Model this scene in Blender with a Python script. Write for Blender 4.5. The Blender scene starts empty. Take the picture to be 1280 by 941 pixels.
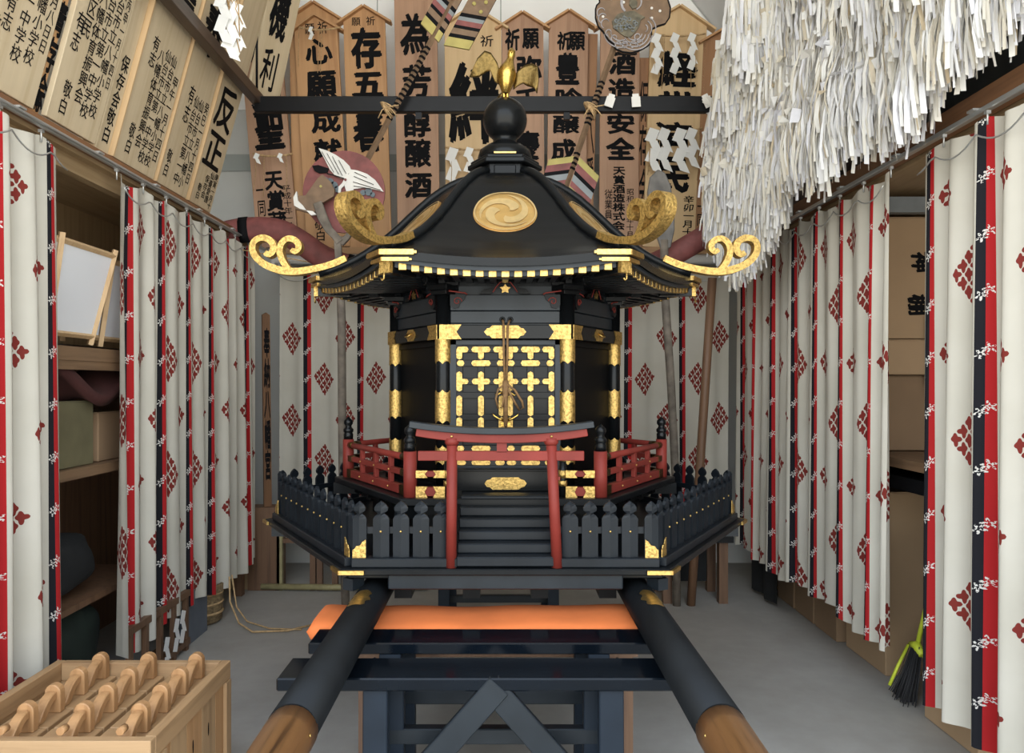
import bpy, math, random
from mathutils import Matrix, Vector, Euler
random.seed(7)
PI = math.pi
COL = bpy.context.scene.collection
H0 = 1.5                 # eye height
F = 950.0                # focal length in pixels of the 1280 wide frame
CX, CY = 629.0, 479.0
def P(px, py, y):
    return Vector(((px-CX)/F*y, y, H0+(CY-py)/F*y))
def R(d): return math.radians(d)

# ------------------------------------------------------------------ node helpers
class E:
    def __init__(s, nt, sock): s.nt, s.s = nt, sock
    def _m(s, op, *a):
        n = s.nt.nodes.new('ShaderNodeMath'); n.operation = op
        for i, v in enumerate((s,)+a):
            if isinstance(v, E): s.nt.links.new(v.s, n.inputs[i])
            else: n.inputs[i].default_value = v
        return E(s.nt, n.outputs[0])
    def __add__(s, o): return s._m('ADD', o)
    def __sub__(s, o): return s._m('SUBTRACT', o)
    def __mul__(s, o): return s._m('MULTIPLY', o)
    def __truediv__(s, o): return s._m('DIVIDE', o)
    def lt(s, o): return s._m('LESS_THAN', o)
    def gt(s, o): return s._m('GREATER_THAN', o)
    def mod(s, o): return s._m('FLOORED_MODULO', o)
    def floor(s): return s._m('FLOOR')
    def fract(s): return s._m('FRACT')
    def abs(s): return s._m('ABSOLUTE')
    def cos(s): return s._m('COSINE')
    def sin(s): return s._m('SINE')
    def sqrt(s): return s._m('SQRT')
    def atan2(s, o): return s._m('ARCTAN2', o)
    def min(s, o): return s._m('MINIMUM', o)
    def max(s, o): return s._m('MAXIMUM', o)

def new_mat(name):
    m = bpy.data.materials.new(name); m.use_nodes = True
    nt = m.node_tree; b = nt.nodes['Principled BSDF']
    return m, nt, b
def setc(sock, c): sock.default_value = (c[0], c[1], c[2], 1)
def mix(nt, fac, a, b):
    n = nt.nodes.new('ShaderNodeMix'); n.data_type = 'RGBA'
    for i, v in ((0, fac), (6, a), (7, b)):
        if isinstance(v, E): nt.links.new(v.s, n.inputs[i])
        elif hasattr(v, 'links'): nt.links.new(v, n.inputs[i])
        elif i == 0: n.inputs[0].default_value = v
        else: n.inputs[i].default_value = (v[0], v[1], v[2], 1)
    return n.outputs[2]
def noise(nt, scale=(1, 1, 1), s=5, detail=4, coord='Object', rough=.5):
    tc = nt.nodes.new('ShaderNodeTexCoord'); mp = nt.nodes.new('ShaderNodeMapping')
    mp.inputs['Scale'].default_value = scale
    nt.links.new(tc.outputs[coord], mp.inputs[0])
    n = nt.nodes.new('ShaderNodeTexNoise'); n.inputs['Scale'].default_value = s
    n.inputs['Detail'].default_value = detail; n.inputs['Roughness'].default_value = rough
    nt.links.new(mp.outputs[0], n.inputs['Vector'])
    return n.outputs[0]
def ramp(nt, fac, stops):
    r = nt.nodes.new('ShaderNodeValToRGB'); nt.links.new(fac, r.inputs[0])
    el = r.color_ramp.elements
    while len(el) < len(stops): el.new(.5)
    for e, (p, c) in zip(el, stops): e.position = p; e.color = (c[0], c[1], c[2], 1)
    return r.outputs[0]
def bump(nt, b, h, strength=.2, dist=.002):
    n = nt.nodes.new('ShaderNodeBump'); n.inputs['Strength'].default_value = strength
    n.inputs['Distance'].default_value = dist
    nt.links.new(h, n.inputs['Height']); nt.links.new(n.outputs[0], b.inputs['Normal'])

def plain(name, c, rough=.5, metal=0, var=.12, coat=0, s=8, bmp=0, bs=60, spec=.5):
    m, nt, b = new_mat(name)
    f = noise(nt, s=s)
    hi = tuple(min(1, x*(1+var)) for x in c); lo = tuple(x*(1-var) for x in c)
    nt.links.new(ramp(nt, f, [(.3, lo), (.7, hi)]), b.inputs['Base Color'])
    b.inputs['Roughness'].default_value = rough; b.inputs['Metallic'].default_value = metal
    b.inputs['Coat Weight'].default_value = coat; b.inputs['Coat Roughness'].default_value = .12
    b.inputs['Specular IOR Level'].default_value = spec
    if bmp: bump(nt, b, noise(nt, s=bs, detail=3), bmp, .003)
    return m
def wood(name, c, c2, axis='z', rough=.55, s=9, stain=.0):
    m, nt, b = new_mat(name)
    k = {'x': (.08, 1.6, 1.6), 'y': (1.6, .08, 1.6), 'z': (1.6, 1.6, .08)}[axis]
    n1 = noise(nt, k, s*2.2, 5, rough=.6); n2 = noise(nt, k, s*14, 2)
    col = ramp(nt, n1, [(.3, c2), (.5, c), (.72, tuple(min(1, x*1.08) for x in c))])
    col = mix(nt, E(nt, n2)*.25, col, c2)
    if stain:
        n3 = noise(nt, (1, 1, .6), 2.3, 3)
        st = ramp(nt, n3, [(.45, (0, 0, 0)), (.75, (stain, stain, stain))])
        sv = nt.nodes.new('ShaderNodeSeparateColor'); nt.links.new(st, sv.inputs[0])
        col = mix(nt, E(nt, sv.outputs[0]), col, tuple(x*.45 for x in c2))
    nt.links.new(col, b.inputs['Base Color']); b.inputs['Roughness'].default_value = rough
    bump(nt, b, n2, .12, .001)
    return m

M = {}
M['black'] = plain('black_lacquer', (.004, .0045, .005), .26, var=.2, spec=.2)
M['matte'] = plain('matte_black_lacquer', (.005, .006, .007), .36, var=.25, spec=.18)
M['gray_black'] = plain('slate_black_paint', (.013, .017, .021), .42, var=.25, spec=.3)
M['blackmetal'] = plain('black_painted_steel', (.006, .006, .007), .4, spec=.2)
M['panel'] = plain('deep_black_panel', (.003, .003, .0032), .4, var=.2, spec=.06)
M['fence'] = plain('black_blue_fence_paint', (.007, .0095, .0125), .45, var=.25, spec=.25)
M['red'] = plain('vermilion_paint', (.175, .026, .019), .5, var=.15, spec=.2)
M['orange'] = plain('orange_quilt_cloth', (.60, .15, .035), .85, var=.1, bmp=.4, bs=25)
M['paper'] = plain('white_paper', (.80, .80, .78), .8, var=.04)
M['rope'] = plain('straw_rope', (.45, .30, .15), .9, var=.3, s=60)
M['cord'] = plain('brown_braided_cord', (.16, .085, .03), .8, var=.3, s=90)
M['steel'] = plain('pale_aluminium', (.55, .56, .55), .35, .7, var=.05)
M['ink'] = plain('black_ink', (.007, .007, .008), .7, var=.2, spec=.08)
M['blade'] = plain('grey_brown_blade', (.13, .12, .11), .6, var=.35, s=10)
M['whitepaint'] = plain('white_paint', (.68, .66, .62), .6, var=.08)
M['greypaint'] = plain('grey_paint', (.20, .22, .23), .6, var=.15)
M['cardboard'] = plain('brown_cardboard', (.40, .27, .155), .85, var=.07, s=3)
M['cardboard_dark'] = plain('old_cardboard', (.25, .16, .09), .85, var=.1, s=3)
M['cream'] = plain('cream_box_paper', (.13, .115, .06), .8)
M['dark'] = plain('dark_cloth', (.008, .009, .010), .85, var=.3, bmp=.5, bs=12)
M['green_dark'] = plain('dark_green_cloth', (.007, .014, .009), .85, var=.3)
M['bristle'] = plain('black_bristle', (.02, .02, .022), .7)
M['yellow'] = plain('fluorescent_yellow_plastic', (.62, .70, .05), .5)
M['tarp'] = plain('dark_tarpaulin', (.015, .018, .018), .5, var=.4)
M['dullred'] = plain('faded_red_paint', (.19, .055, .05), .65, var=.25, s=14)
M['brownpaint'] = plain('faded_brown_paint', (.17, .105, .06), .65, var=.2, s=20)
M['bark'] = plain('weathered_pole_wood', (.15, .125, .10), .8, var=.4, s=14)
M['yellowpaint'] = plain('faded_yellow_paint', (.38, .32, .10), .7, var=.2)
M['bamboo'] = plain('bamboo', (.30, .26, .13), .5, var=.2, s=20)
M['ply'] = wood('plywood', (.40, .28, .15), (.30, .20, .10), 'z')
M['ply_y'] = wood('plywood_ceiling', (.38, .27, .15), (.30, .20, .10), 'y')
M['ledge'] = wood('brown_ledge_wood', (.24, .115, .052), (.15, .07, .035), 'y')
M['ledge_x'] = wood('brown_back_ledge_wood', (.42, .24, .11), (.30, .16, .07), 'x')
M['shelfwood'] = wood('shelf_wood', (.20, .12, .065), (.13, .075, .04), 'y')
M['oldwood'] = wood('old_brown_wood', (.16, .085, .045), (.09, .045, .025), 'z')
M['pine_y'] = wood('pale_pine_along', (.40, .245, .12), (.27, .155, .07), 'y')
M['pine_x'] = wood('pale_pine_across', (.40, .25, .125), (.28, .16, .075), 'x')
M['pine_z'] = wood('pale_pine_upright', (.40, .25, .125), (.27, .16, .075), 'z')
M['lath'] = wood('pale_lath_wood', (.58, .40, .22), (.46, .29, .14), 'z')
M['pinepost'] = wood('orange_pine_upright', (.42, .23, .10), (.29, .145, .055), 'z')
M['tipwood'] = wood('worn_pole_tip_wood', (.15, .07, .025), (.04, .018, .008), 'y', .3, s=16)
M['framewood'] = wood('dark_beam_wood', (.07, .045, .03), (.035, .022, .015), 'y', .4)
BW = {
 'light': wood('light_board_wood', (.62, .44, .24), (.55, .37, .19), 'z', s=5),
 'cream': wood('cream_board_wood', (.60, .49, .33), (.50, .39, .24), 'z', s=5),
 'orange': wood('orange_board_wood', (.52, .29, .13), (.38, .19, .08), 'z', s=5, stain=.25),
 'red': wood('reddish_board_wood', (.44, .26, .16), (.31, .17, .10), 'z', s=5, stain=.35),
 'brown': wood('brown_board_wood', (.34, .17, .075), (.22, .10, .045), 'z', s=5, stain=.2),
}
BW['dark'] = wood('dark_board_wood', (.17, .085, .04), (.10, .05, .025), 'z', s=5)
def gold(name, c, rough, bmp, dk=.7, ns=75):
    m, nt, b = new_mat(name)
    n = noise(nt, s=ns, detail=3, rough=.7)
    nt.links.new(ramp(nt, n, [(.40, tuple(x*dk for x in c)), (.55, c)]), b.inputs['Base Color'])
    b.inputs['Metallic'].default_value = 1; b.inputs['Roughness'].default_value = rough
    bump(nt, b, n, bmp, .004)
    return m
M['gold'] = gold('engraved_gold', (.66, .44, .145), .50, .8, .55, 95)
M['goldflat'] = gold('polished_gold', (.64, .43, .145), .38, .2)
M['goldcrest'] = gold('satin_gold', (.80, .53, .20), .5, .05, .88, 12)
M['goldline'] = gold('pale_gold', (.95, .72, .36), .45, .03, .9, 12)
M['goldbird'] = gold('bright_gold', (.62, .40, .10), .22, .3)
M['goldold'] = gold('aged_gold', (.15, .10, .035), .35, .6)

# curtain cloth: white, black + red seam stripes with white birds, dark red tortoise diamonds
def curtain_mat():
    m, nt, b = new_mat('patterned_curtain_cloth')
    uvn = nt.nodes.new('ShaderNodeUVMap'); uvn.uv_map = 'UVMap'
    sp = nt.nodes.new('ShaderNodeSeparateXYZ'); nt.links.new(uvn.outputs[0], sp.inputs[0])
    u, v = E(nt, sp.outputs[0]), E(nt, sp.outputs[1])
    PW, VP = .42, .62
    uu = u.mod(PW)
    wn = E(nt, noise(nt, (1, 1, 1), 34, 3, 'UV'))-.5
    def motif(cu, off):
        x = (uu-cu)+wn*.004
        vv = (v+off)
        y = vv.mod(VP)-VP/2
        W, HH = .082, .132
        s = (x/W+y/HH)*2+2
        t = (x/W-y/HH)*2+2
        ins = s.gt(0)*s.lt(4)*t.gt(0)*t.lt(4)
        fs, ft = s.fract()-.5, t.fract()-.5
        par = (s.floor()+t.floor()).mod(2)
        r = (fs*fs+ft*ft).sqrt()
        a = fs.atan2(ft)
        rad = (a*4+.35).cos()*-.105+(a*3+par*2.4).sin()*.07+.455
        return ins*r.lt(rad)
    mot = motif(.155, 0).max(motif(.325, VP/2))
    inb = uu.lt(.030); inr = uu.gt(.030)*uu.lt(.058)
    # small white birds on the stripes
    def bird(cu, off, rot):
        x = uu-cu; y = (v+off).mod(.21)-.105
        r = (x*x+y*y).sqrt()
        a = x.atan2(y)
        return r.lt((a*5+rot).cos()*.0075+.0125)*(1.0-0 if False else r.gt(.0035))
    bd = bird(.019, 0, .3).max(bird(.040, .02, 1.7))
    bd = bd*(E(nt, noise(nt, (1, 1, 1), 160, 1, 'UV')).gt(.46))
    cl = noise(nt, (1, 1, 1), 3, 4, 'UV')
    base = ramp(nt, cl, [(.3, (.50, .472, .40)), (.7, (.57, .54, .47))])
    c = mix(nt, mot, base, (.19, .028, .022))
    c = mix(nt, inb, c, (.014, .014, .018))
    c = mix(nt, inr, c, (.40, .018, .020))
    c = mix(nt, bd*(inb+inr), c, (.68, .66, .62))
    nt.links.new(c, b.inputs['Base Color']); b.inputs['Roughness'].default_value = .92
    b.inputs['Specular IOR Level'].default_value = .2
    bump(nt, b, noise(nt, (1, 1, 1), 900, 1, 'UV'), .1, .0005)
    tr = nt.nodes.new('ShaderNodeBsdfTranslucent'); nt.links.new(c, tr.inputs[0])
    ms = nt.nodes.new('ShaderNodeMixShader'); ms.inputs[0].default_value = .12
    out = nt.nodes['Material Output']
    nt.links.new(b.outputs[0], ms.inputs[1]); nt.links.new(tr.outputs[0], ms.inputs[2])
    nt.links.new(ms.outputs[0], out.inputs[0])
    return m
M['curtain'] = curtain_mat()
def streamer_mat():
    m, nt, b = new_mat('streamer_paper')
    uvn = nt.nodes.new('ShaderNodeUVMap'); uvn.uv_map = 'UVMap'
    sp = nt.nodes.new('ShaderNodeSeparateXYZ'); nt.links.new(uvn.outputs[0], sp.inputs[0])
    c = ramp(nt, sp.outputs[0], [(0, (.70, .70, .74)), (.4, (.76, .75, .72)), (.8, (.72, .67, .56)), (1, (.52, .42, .28))])
    nt.links.new(c, b.inputs['Base Color']); b.inputs['Roughness'].default_value = .75
    tr = nt.nodes.new('ShaderNodeBsdfTranslucent'); nt.links.new(c, tr.inputs[0])
    ms = nt.nodes.new('ShaderNodeMixShader'); ms.inputs[0].default_value = .25
    nt.links.new(b.outputs[0], ms.inputs[1]); nt.links.new(tr.outputs[0], ms.inputs[2])
    nt.links.new(ms.outputs[0], nt.nodes['Material Output'].inputs[0])
    return m
M['streamer'] = streamer_mat()
def lantern_mat():
    m, nt, b = new_mat('lantern_washi_paper')
    setc(b.inputs['Base Color'], (.74, .75, .78)); b.inputs['Roughness'].default_value = .8
    bump(nt, b, noise(nt, s=90), .1, .001)
    return m
M['washi'] = lantern_mat()

# ------------------------------------------------------------------ mesh builder (world coordinates)
class MB:
    def __init__(s): s.v = []; s.f = []; s.sm = []; s.uv = None
    def add(s, vs, fs, smooth=False, mat=None):
        o = len(s.v)
        s.v += [(mat @ Vector(p)) if mat else Vector(p) for p in vs]
        s.f += [tuple(i+o for i in f) for f in fs]; s.sm += [smooth]*len(fs)
        return s
    def box(s, x0, x1, y0, y1, z0, z1, mat=None):
        vs = [(x, y, z) for z in (z0, z1) for y in (y0, y1) for x in (x0, x1)]
        return s.add(vs, [(0, 2, 3, 1), (4, 5, 7, 6), (0, 1, 5, 4), (2, 6, 7, 3), (0, 4, 6, 2), (1, 3, 7, 5)], mat=mat)
    def prism(s, poly, y0, y1, mat=None, plane='xz'):
        """poly: 2-D outline; extruded along y (plane xz) or z (plane xy)"""
        n = len(poly)
        if plane == 'xz': vs = [(a, y0, b) for a, b in poly]+[(a, y1, b) for a, b in poly]
        else: vs = [(a, b, y0) for a, b in poly]+[(a, b, y1) for a, b in poly]
        ar = sum(poly[i][0]*poly[(i+1) % n][1]-poly[(i+1) % n][0]*poly[i][1] for i in range(n))
        fs = [tuple(range(n)), tuple(range(2*n-1, n-1, -1))]+[((i+1) % n, i, i+n, (i+1) % n+n) for i in range(n)]
        if (ar < 0) != (plane == 'xy'): fs = [tuple(reversed(f)) for f in fs]
        return s.add(vs, fs, mat=mat)
    def tube(s, pts, r, n=10, cap=True, smooth=True, mat=None, ell=None):
        pts = [Vector(p) for p in pts]
        rr = r if isinstance(r, (list, tuple)) else [r]*len(pts)
        vs, fs = [], []
        up = None
        for i, p in enumerate(pts):
            d = (pts[min(i+1, len(pts)-1)]-pts[max(i-1, 0)]).normalized()
            if up is None:
                up = Vector((0, 0, 1)) if abs(d.z) < .9 else Vector((0, 1, 0))
            a = d.cross(up).normalized(); b = a.cross(d).normalized(); up = b
            for k in range(n):
                t = 2*PI*k/n
                e = ell or (1, 1)
                vs.append(p+(a*math.cos(t)*e[0]+b*math.sin(t)*e[1])*rr[i])
        for i in range(len(pts)-1):
            for k in range(n):
                k2 = (k+1) % n
                fs.append((i*n+k, i*n+k2, (i+1)*n+k2, (i+1)*n+k))
        s.add(vs, fs, smooth, mat)
        if cap:
            o = len(s.v)-len(vs)
            s.f.append(tuple(o+k for k in reversed(range(n)))); s.sm.append(False)
            s.f.append(tuple(o+(len(pts)-1)*n+k for k in range(n))); s.sm.append(False)
        return s
    def lathe(s, prof, n=24, mat=None, smooth=True):
        vs, fs = [], []
        for r, z in prof:
            for k in range(n):
                t = 2*PI*k/n; vs.append((r*math.cos(t), r*math.sin(t), z))
        for i in range(len(prof)-1):
            for k in range(n):
                k2 = (k+1) % n; fs.append((i*n+k, i*n+k2, (i+1)*n+k2, (i+1)*n+k))
        fs.append(tuple(reversed(range(n)))); fs.append(tuple((len(prof)-1)*n+k for k in range(n)))
        return s.add(vs, fs, smooth, mat)
    def sweep(s, pts, ws, y0, y1, mat=None, smooth=False):
        """flat ribbon of varying width in the xz plane with thickness y0..y1"""
        n = len(pts); vs = []
        for i in range(n):
            a, b = pts[max(i-1, 0)], pts[min(i+1, n-1)]
            dx, dz = b[0]-a[0], b[1]-a[1]; L = math.hypot(dx, dz) or 1
            nx, nz = -dz/L*ws[i]/2, dx/L*ws[i]/2
            x, z = pts[i]
            vs += [(x+nx, y0, z+nz), (x-nx, y0, z-nz), (x-nx, y1, z-nz), (x+nx, y1, z+nz)]
        fs = []
        for i in range(n-1):
            o = i*4
            for k in range(4):
                k2 = (k+1) % 4; fs.append((o+k, o+4+k, o+4+k2, o+k2))
        fs += [(0, 1, 2, 3), (4*n-1, 4*n-2, 4*n-3, 4*n-4)]
        return s.add(vs, fs, smooth, mat)
    def grid(s, nu, nv, fn, smooth=True, closed=False):
        vs = [fn(i/nu, j/nv) for j in range(nv+1) for i in range(nu+1)]
        fs = [(j*(nu+1)+i, j*(nu+1)+i+1, (j+1)*(nu+1)+i+1, (j+1)*(nu+1)+i) for j in range(nv) for i in range(nu)]
        return s.add(vs, fs, smooth)

WM = {}
def link(o, parent, Mw):
    COL.objects.link(o); WM[o] = Mw
    if parent is not None: o.parent = parent
def tag(o, label=None, cat=None, group=None, kind=None):
    if label: o['label'] = label
    if cat: o['category'] = cat
    if group: o['group'] = group
    if kind: o['kind'] = kind
    return o
def empty(name, loc, label, cat, group=None):
    o = bpy.data.objects.new(name, None); o.location = loc
    o.empty_display_size = .1
    link(o, None, Matrix.Translation(loc)); return tag(o, label, cat, group)
def obj(name, mb, mat, parent=None, bevel=0, uvs=None, label=None, seg=1):
    me = bpy.data.meshes.new(name)
    vs = mb.v
    if parent is None:
        lo = [min(v[i] for v in vs) for i in range(3)]; hi = [max(v[i] for v in vs) for i in range(3)]
        Mw = Matrix.Translation(((lo[0]+hi[0])/2, (lo[1]+hi[1])/2, lo[2]))
    else: Mw = WM[parent]
    inv = Mw.inverted()
    me.from_pydata([inv @ v for v in vs], [], mb.f)
    me.polygons.foreach_set('use_smooth', mb.sm)
    if uvs:
        l = me.uv_layers.new(name='UVMap')
        l.data.foreach_set('uv', [c for lp in me.loops for c in uvs[lp.vertex_index]])
    me.validate()
    o = bpy.data.objects.new(name, me)
    if isinstance(mat, (list, tuple)):
        for mm in mat: me.materials.append(mm)
    else: me.materials.append(mat)
    if parent is None: o.location = Mw.translation
    link(o, parent, Mw)
    if bevel:
        b = o.modifiers.new('bevel', 'BEVEL'); b.width = bevel; b.segments = seg; b.limit_method = 'ANGLE'; b.angle_limit = R(40)
    if label: o['label'] = label
    return o
def struct(name, mb, mat, **k):
    return tag(obj(name, mb, mat, **k), kind='structure')
def frame(o, x, z):
    """matrix with local x -> x, local z -> z, local y -> z cross x, origin o"""
    x = Vector(x).normalized(); z = Vector(z).normalized(); y = z.cross(x).normalized()
    z = x.cross(y)
    m = Matrix((x, y, z)).transposed().to_4x4(); m.translation = Vector(o); return m

_tc = {}
def glyphs(text):
    """vertical column of characters as flat triangles"""
    if text not in _tc:
        cu = bpy.data.curves.new('t', 'FONT'); cu.body = '\n'.join(text)
        cu.size = 1; cu.align_x = 'CENTER'; cu.space_line = 1.0
        cu.resolution_u = 2; cu.fill_mode = 'FRONT'
        ob = bpy.data.objects.new('t', cu); COL.objects.link(ob)
        dg = bpy.context.evaluated_depsgraph_get(); dg.update()
        me = bpy.data.meshes.new_from_object(ob.evaluated_get(dg))
        vs = [(v.co.x, v.co.y) for v in me.vertices]; fs = [tuple(p.vertices) for p in me.polygons]
        ys = [v[1] for v in vs] or [0]
        bpy.data.objects.remove(ob); bpy.data.curves.remove(cu); bpy.data.meshes.remove(me)
        _tc[text] = (vs, fs, max(ys), min(ys))
    return _tc[text]
def lettering(mb, mat, text, xc, ztop, zbot, width, y, bold=.02):
    """brush-written column of characters between ztop and zbot, about `width` wide, on the plane y of `mat`;
    thick strokes come from a few slightly shifted passes of the brush"""
    vs, fs, ymax, ymin = glyphs(text)
    if not vs: return
    xm = max(abs(v[0]) for v in vs)
    sz = (ztop-zbot)/(ymax-ymin); sx = width/2/xm
    sl = random.uniform(-.03, .05); q = random.uniform(-.03, .03)
    b = bold*1.15
    for k, (dx, dy) in enumerate(((0, 0), (-b, b*.6), (b, -b*.5), (b*.2, b), (-b*.3, -b))):
        mb.add([(xc+(a+dx+sl*((t-ymin) % 1)+q*math.sin(t*5))*sx, y-.0002*k, ztop+(t+dy-ymax)*sz) for a, t in vs], fs, False, mat)
# ================================================================== camera, light, room
XL, XR, YB, YF, ZC = -2.48, 2.48, 6.35, .35, 5.3
cam = bpy.data.cameras.new('camera'); cam.sensor_width = 36; cam.lens = F/1280*36
cam.shift_x = (640-CX)/1280; cam.shift_y = (CY-470.5)/1280
co = bpy.data.objects.new('camera', cam); co.location = (0, 0, H0); co.rotation_euler = (R(90), 0, 0)
COL.objects.link(co); bpy.context.scene.camera = co
cam.clip_start = .05

sc = bpy.context.scene
sc.view_settings.view_transform = 'Standard'; sc.view_settings.look = 'None'
sc.view_settings.gamma = 1; sc.view_settings.use_curve_mapping = False
sc.view_settings.exposure = -.1
sc.cycles.use_denoising = True
sc.cycles.max_bounces = 10; sc.cycles.diffuse_bounces = 6; sc.cycles.glossy_bounces = 4
sc.cycles.sample_clamp_indirect = 6

w = bpy.data.worlds.new('world'); sc.world = w; w.use_nodes = True
nt = w.node_tree; bg = nt.nodes['Background']
tc = nt.nodes.new('ShaderNodeTexCoord'); sp = nt.nodes.new('ShaderNodeSeparateXYZ')
nt.links.new(tc.outputs['Generated'], sp.inputs[0])
rp = nt.nodes.new('ShaderNodeValToRGB'); nt.links.new(sp.outputs[2], rp.inputs[0])
el = rp.color_ramp.elements
el[0].position = 0; el[0].color = (1.0, .97, .88, 1)
el[1].position = .85; el[1].color = (.72, .86, 1.08, 1)
e2 = el.new(.12); e2.color = (.95, 1.0, 1.0, 1)
nt.links.new(rp.outputs[0], bg.inputs[0]); bg.inputs[1].default_value = 5.0

def area(name, loc, rot, sx, sy, power, color=(1, 1, 1), portal=False):
    l = bpy.data.lights.new(name, 'AREA'); l.shape = 'RECTANGLE'; l.size = sx; l.size_y = sy
    l.energy = power; l.color = color
    if portal: l.cycles.is_portal = True
    o = bpy.data.objects.new(name, l); o.location = loc; o.rotation_euler = rot; COL.objects.link(o); return o
# the open shutter front of the storehouse lets the daylight in
area('doorway_daylight', (0, YF-.1, 2.35), (R(90), 0, 0), 4.7, 4.6, 10, portal=True)

# floor (concrete) with the apron outside
m, nt2, b = new_mat('concrete_floor')
n1 = noise(nt2, s=1.1, detail=6, rough=.65); n2 = noise(nt2, s=22, detail=5)
c = ramp(nt2, n1, [(.3, (.27, .255, .225)), (.55, (.37, .355, .325)), (.75, (.46, .45, .42))])
c = mix(nt2, E(nt2, n2)*.25, c, (.27, .26, .24))
nt2.links.new(c, b.inputs['Base Color']); b.inputs['Roughness'].default_value = .62
bump(nt2, b, n2, .15, .003)
struct('floor', MB().box(XL-.1, XR+.1, -1.6, YB+.1, -.1, 0), m)

wallm = plain('light_grey_wall_board', (.62, .63, .61), .8, var=.05, s=2)
wallup = plain('white_wall_board', (.88, .885, .88), .8, var=.03, s=2)
band = plain('grey_green_wall_band', (.36, .39, .375), .8, var=.05, s=2)
ceilm = plain('white_ceiling_board', (.72, .73, .73), .8, var=.03, s=2)
# back wall: pentagon under the pitched ceiling
pk = 1.10
back = [(XL, 0), (XR, 0), (XR, 3.55), (pk, ZC), (-2.2, ZC), (XL, 4.9)]
struct('wall_back', MB().prism(back, YB, YB+.1), wallm)
struct('trim_1', MB().box(XL, XR, YB-.012, YB-.001, 3.27, 3.41), band)
struct('trim_2', MB().prism([(XL+.02, 3.78), (XR-.22, 3.78), (pk+.02, ZC-.02), (-2.15, ZC-.02), (XL+.02, 4.85)], YB-.008, YB-.001), wallup)
seam = MB()
for x in (-1.05, -.02, 1.02, 1.22): seam.box(x-.004, x+.004, YB-.012, YB-.0085, 3.42, ZC-.05)
struct('trim_3', seam, band)
struct('wall_left', MB().box(XL-.1, XL, YF, YB+.1, 0, 4.9), wallm)
struct('wall_right', MB().box(XR, XR+.1, YF, YB+.1, 0, 3.6), wallm)
cl = MB()
cl.prism([(-2.2, ZC), (pk, ZC), (pk+.05, ZC+.1), (-2.25, ZC+.1)], YF, YB+.1)
cl.prism([(pk, ZC), (XR+.1, 3.55-.1), (XR+.1, 3.65), (pk+.05, ZC+.1)], YF, YB+.1)
cl.prism([(-2.2, ZC), (XL-.1, 4.8), (XL-.1, 4.9), (-2.25, ZC+.1)], YF, YB+.1)
struct('ceiling', cl, ceilm)
# front wall beside and above the wide doorway
# ================================================================== the portable shrine
SX, SY = .008, 3.57
shr = empty('portable_shrine', (SX, SY, .70), 'large six-sided black lacquer portable shrine with gold fittings, small red gate and long carrying poles', 'portable shrine')
def cpt(k, r, z):
    a = R(60*k); return Vector((SX+r*math.cos(a), SY+r*math.sin(a), z))
def face(k, d, z=0):
    """x = sideways, y = inwards, z = up; origin on the apothem at distance d"""
    a = R(60*k+30); n = Vector((math.cos(a), math.sin(a), 0)); t = Vector((-math.sin(a), math.cos(a), 0))
    m = Matrix((t, -n, Vector((0, 0, 1)))).transposed().to_4x4(); m.translation = Vector((SX, SY, z))+n*d; return m
def corner(k, r, z=0):
    a = R(60*k); n = Vector((math.cos(a), math.sin(a), 0)); t = Vector((-math.sin(a), math.cos(a), 0))
    m = Matrix((t, -n, Vector((0, 0, 1)))).transposed().to_4x4(); m.translation = Vector((SX, SY, z))+n*r; return m
C30 = math.cos(R(30)); T30 = math.tan(R(30))
def hexprism(mb, r, z0, z1, r2=None):
    r2 = r2 or r
    vs = [cpt(k, r, z0) for k in range(6)]+[cpt(k, r2, z1) for k in range(6)]
    mb.add(vs, [tuple(reversed(range(6))), tuple(range(6, 12))]+[(k, (k+1) % 6, (k+1) % 6+6, k+6) for k in range(6)])
    return mb
FR = 4           # front face index

# ---- roof
PR = [(.165, 2.450), (.225, 2.434), (.285, 2.402), (.355, 2.352), (.42, 2.294), (.49, 2.226), (.56, 2.165), (.63, 2.113), (.70, 2.072), (.78, 2.036), (.86, 2.008), (.905, 1.998)]
def prof(t):
    f = t*(len(PR)-1); i = min(int(f), len(PR)-2); f -= i
    return PR[i][0]*(1-f)+PR[i+1][0]*f, PR[i][1]*(1-f)+PR[i+1][1]*f
def roofpt(k, s, t, off=0, x=None):
    """s in -1..1 across the face, t 0..1 down the slope"""
    r, z = prof(t); hw = r*C30*T30
    if x is not None: s = x/hw
    d = .038*t*t
    zz = z-d*(1-s*s)
    if off:
        r2, z2 = prof(min(1, t+.04)); r1, z1 = prof(max(0, t-.04))
        tx, tz = (r2-r1)*C30, (z2-z1); L = math.hypot(tx, tz); nx, nz = -tz/L*off, tx/L*off
    else: nx = nz = 0
    return face(k, r*C30+nx) @ Vector((s*hw, 0, zz+nz))
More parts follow.
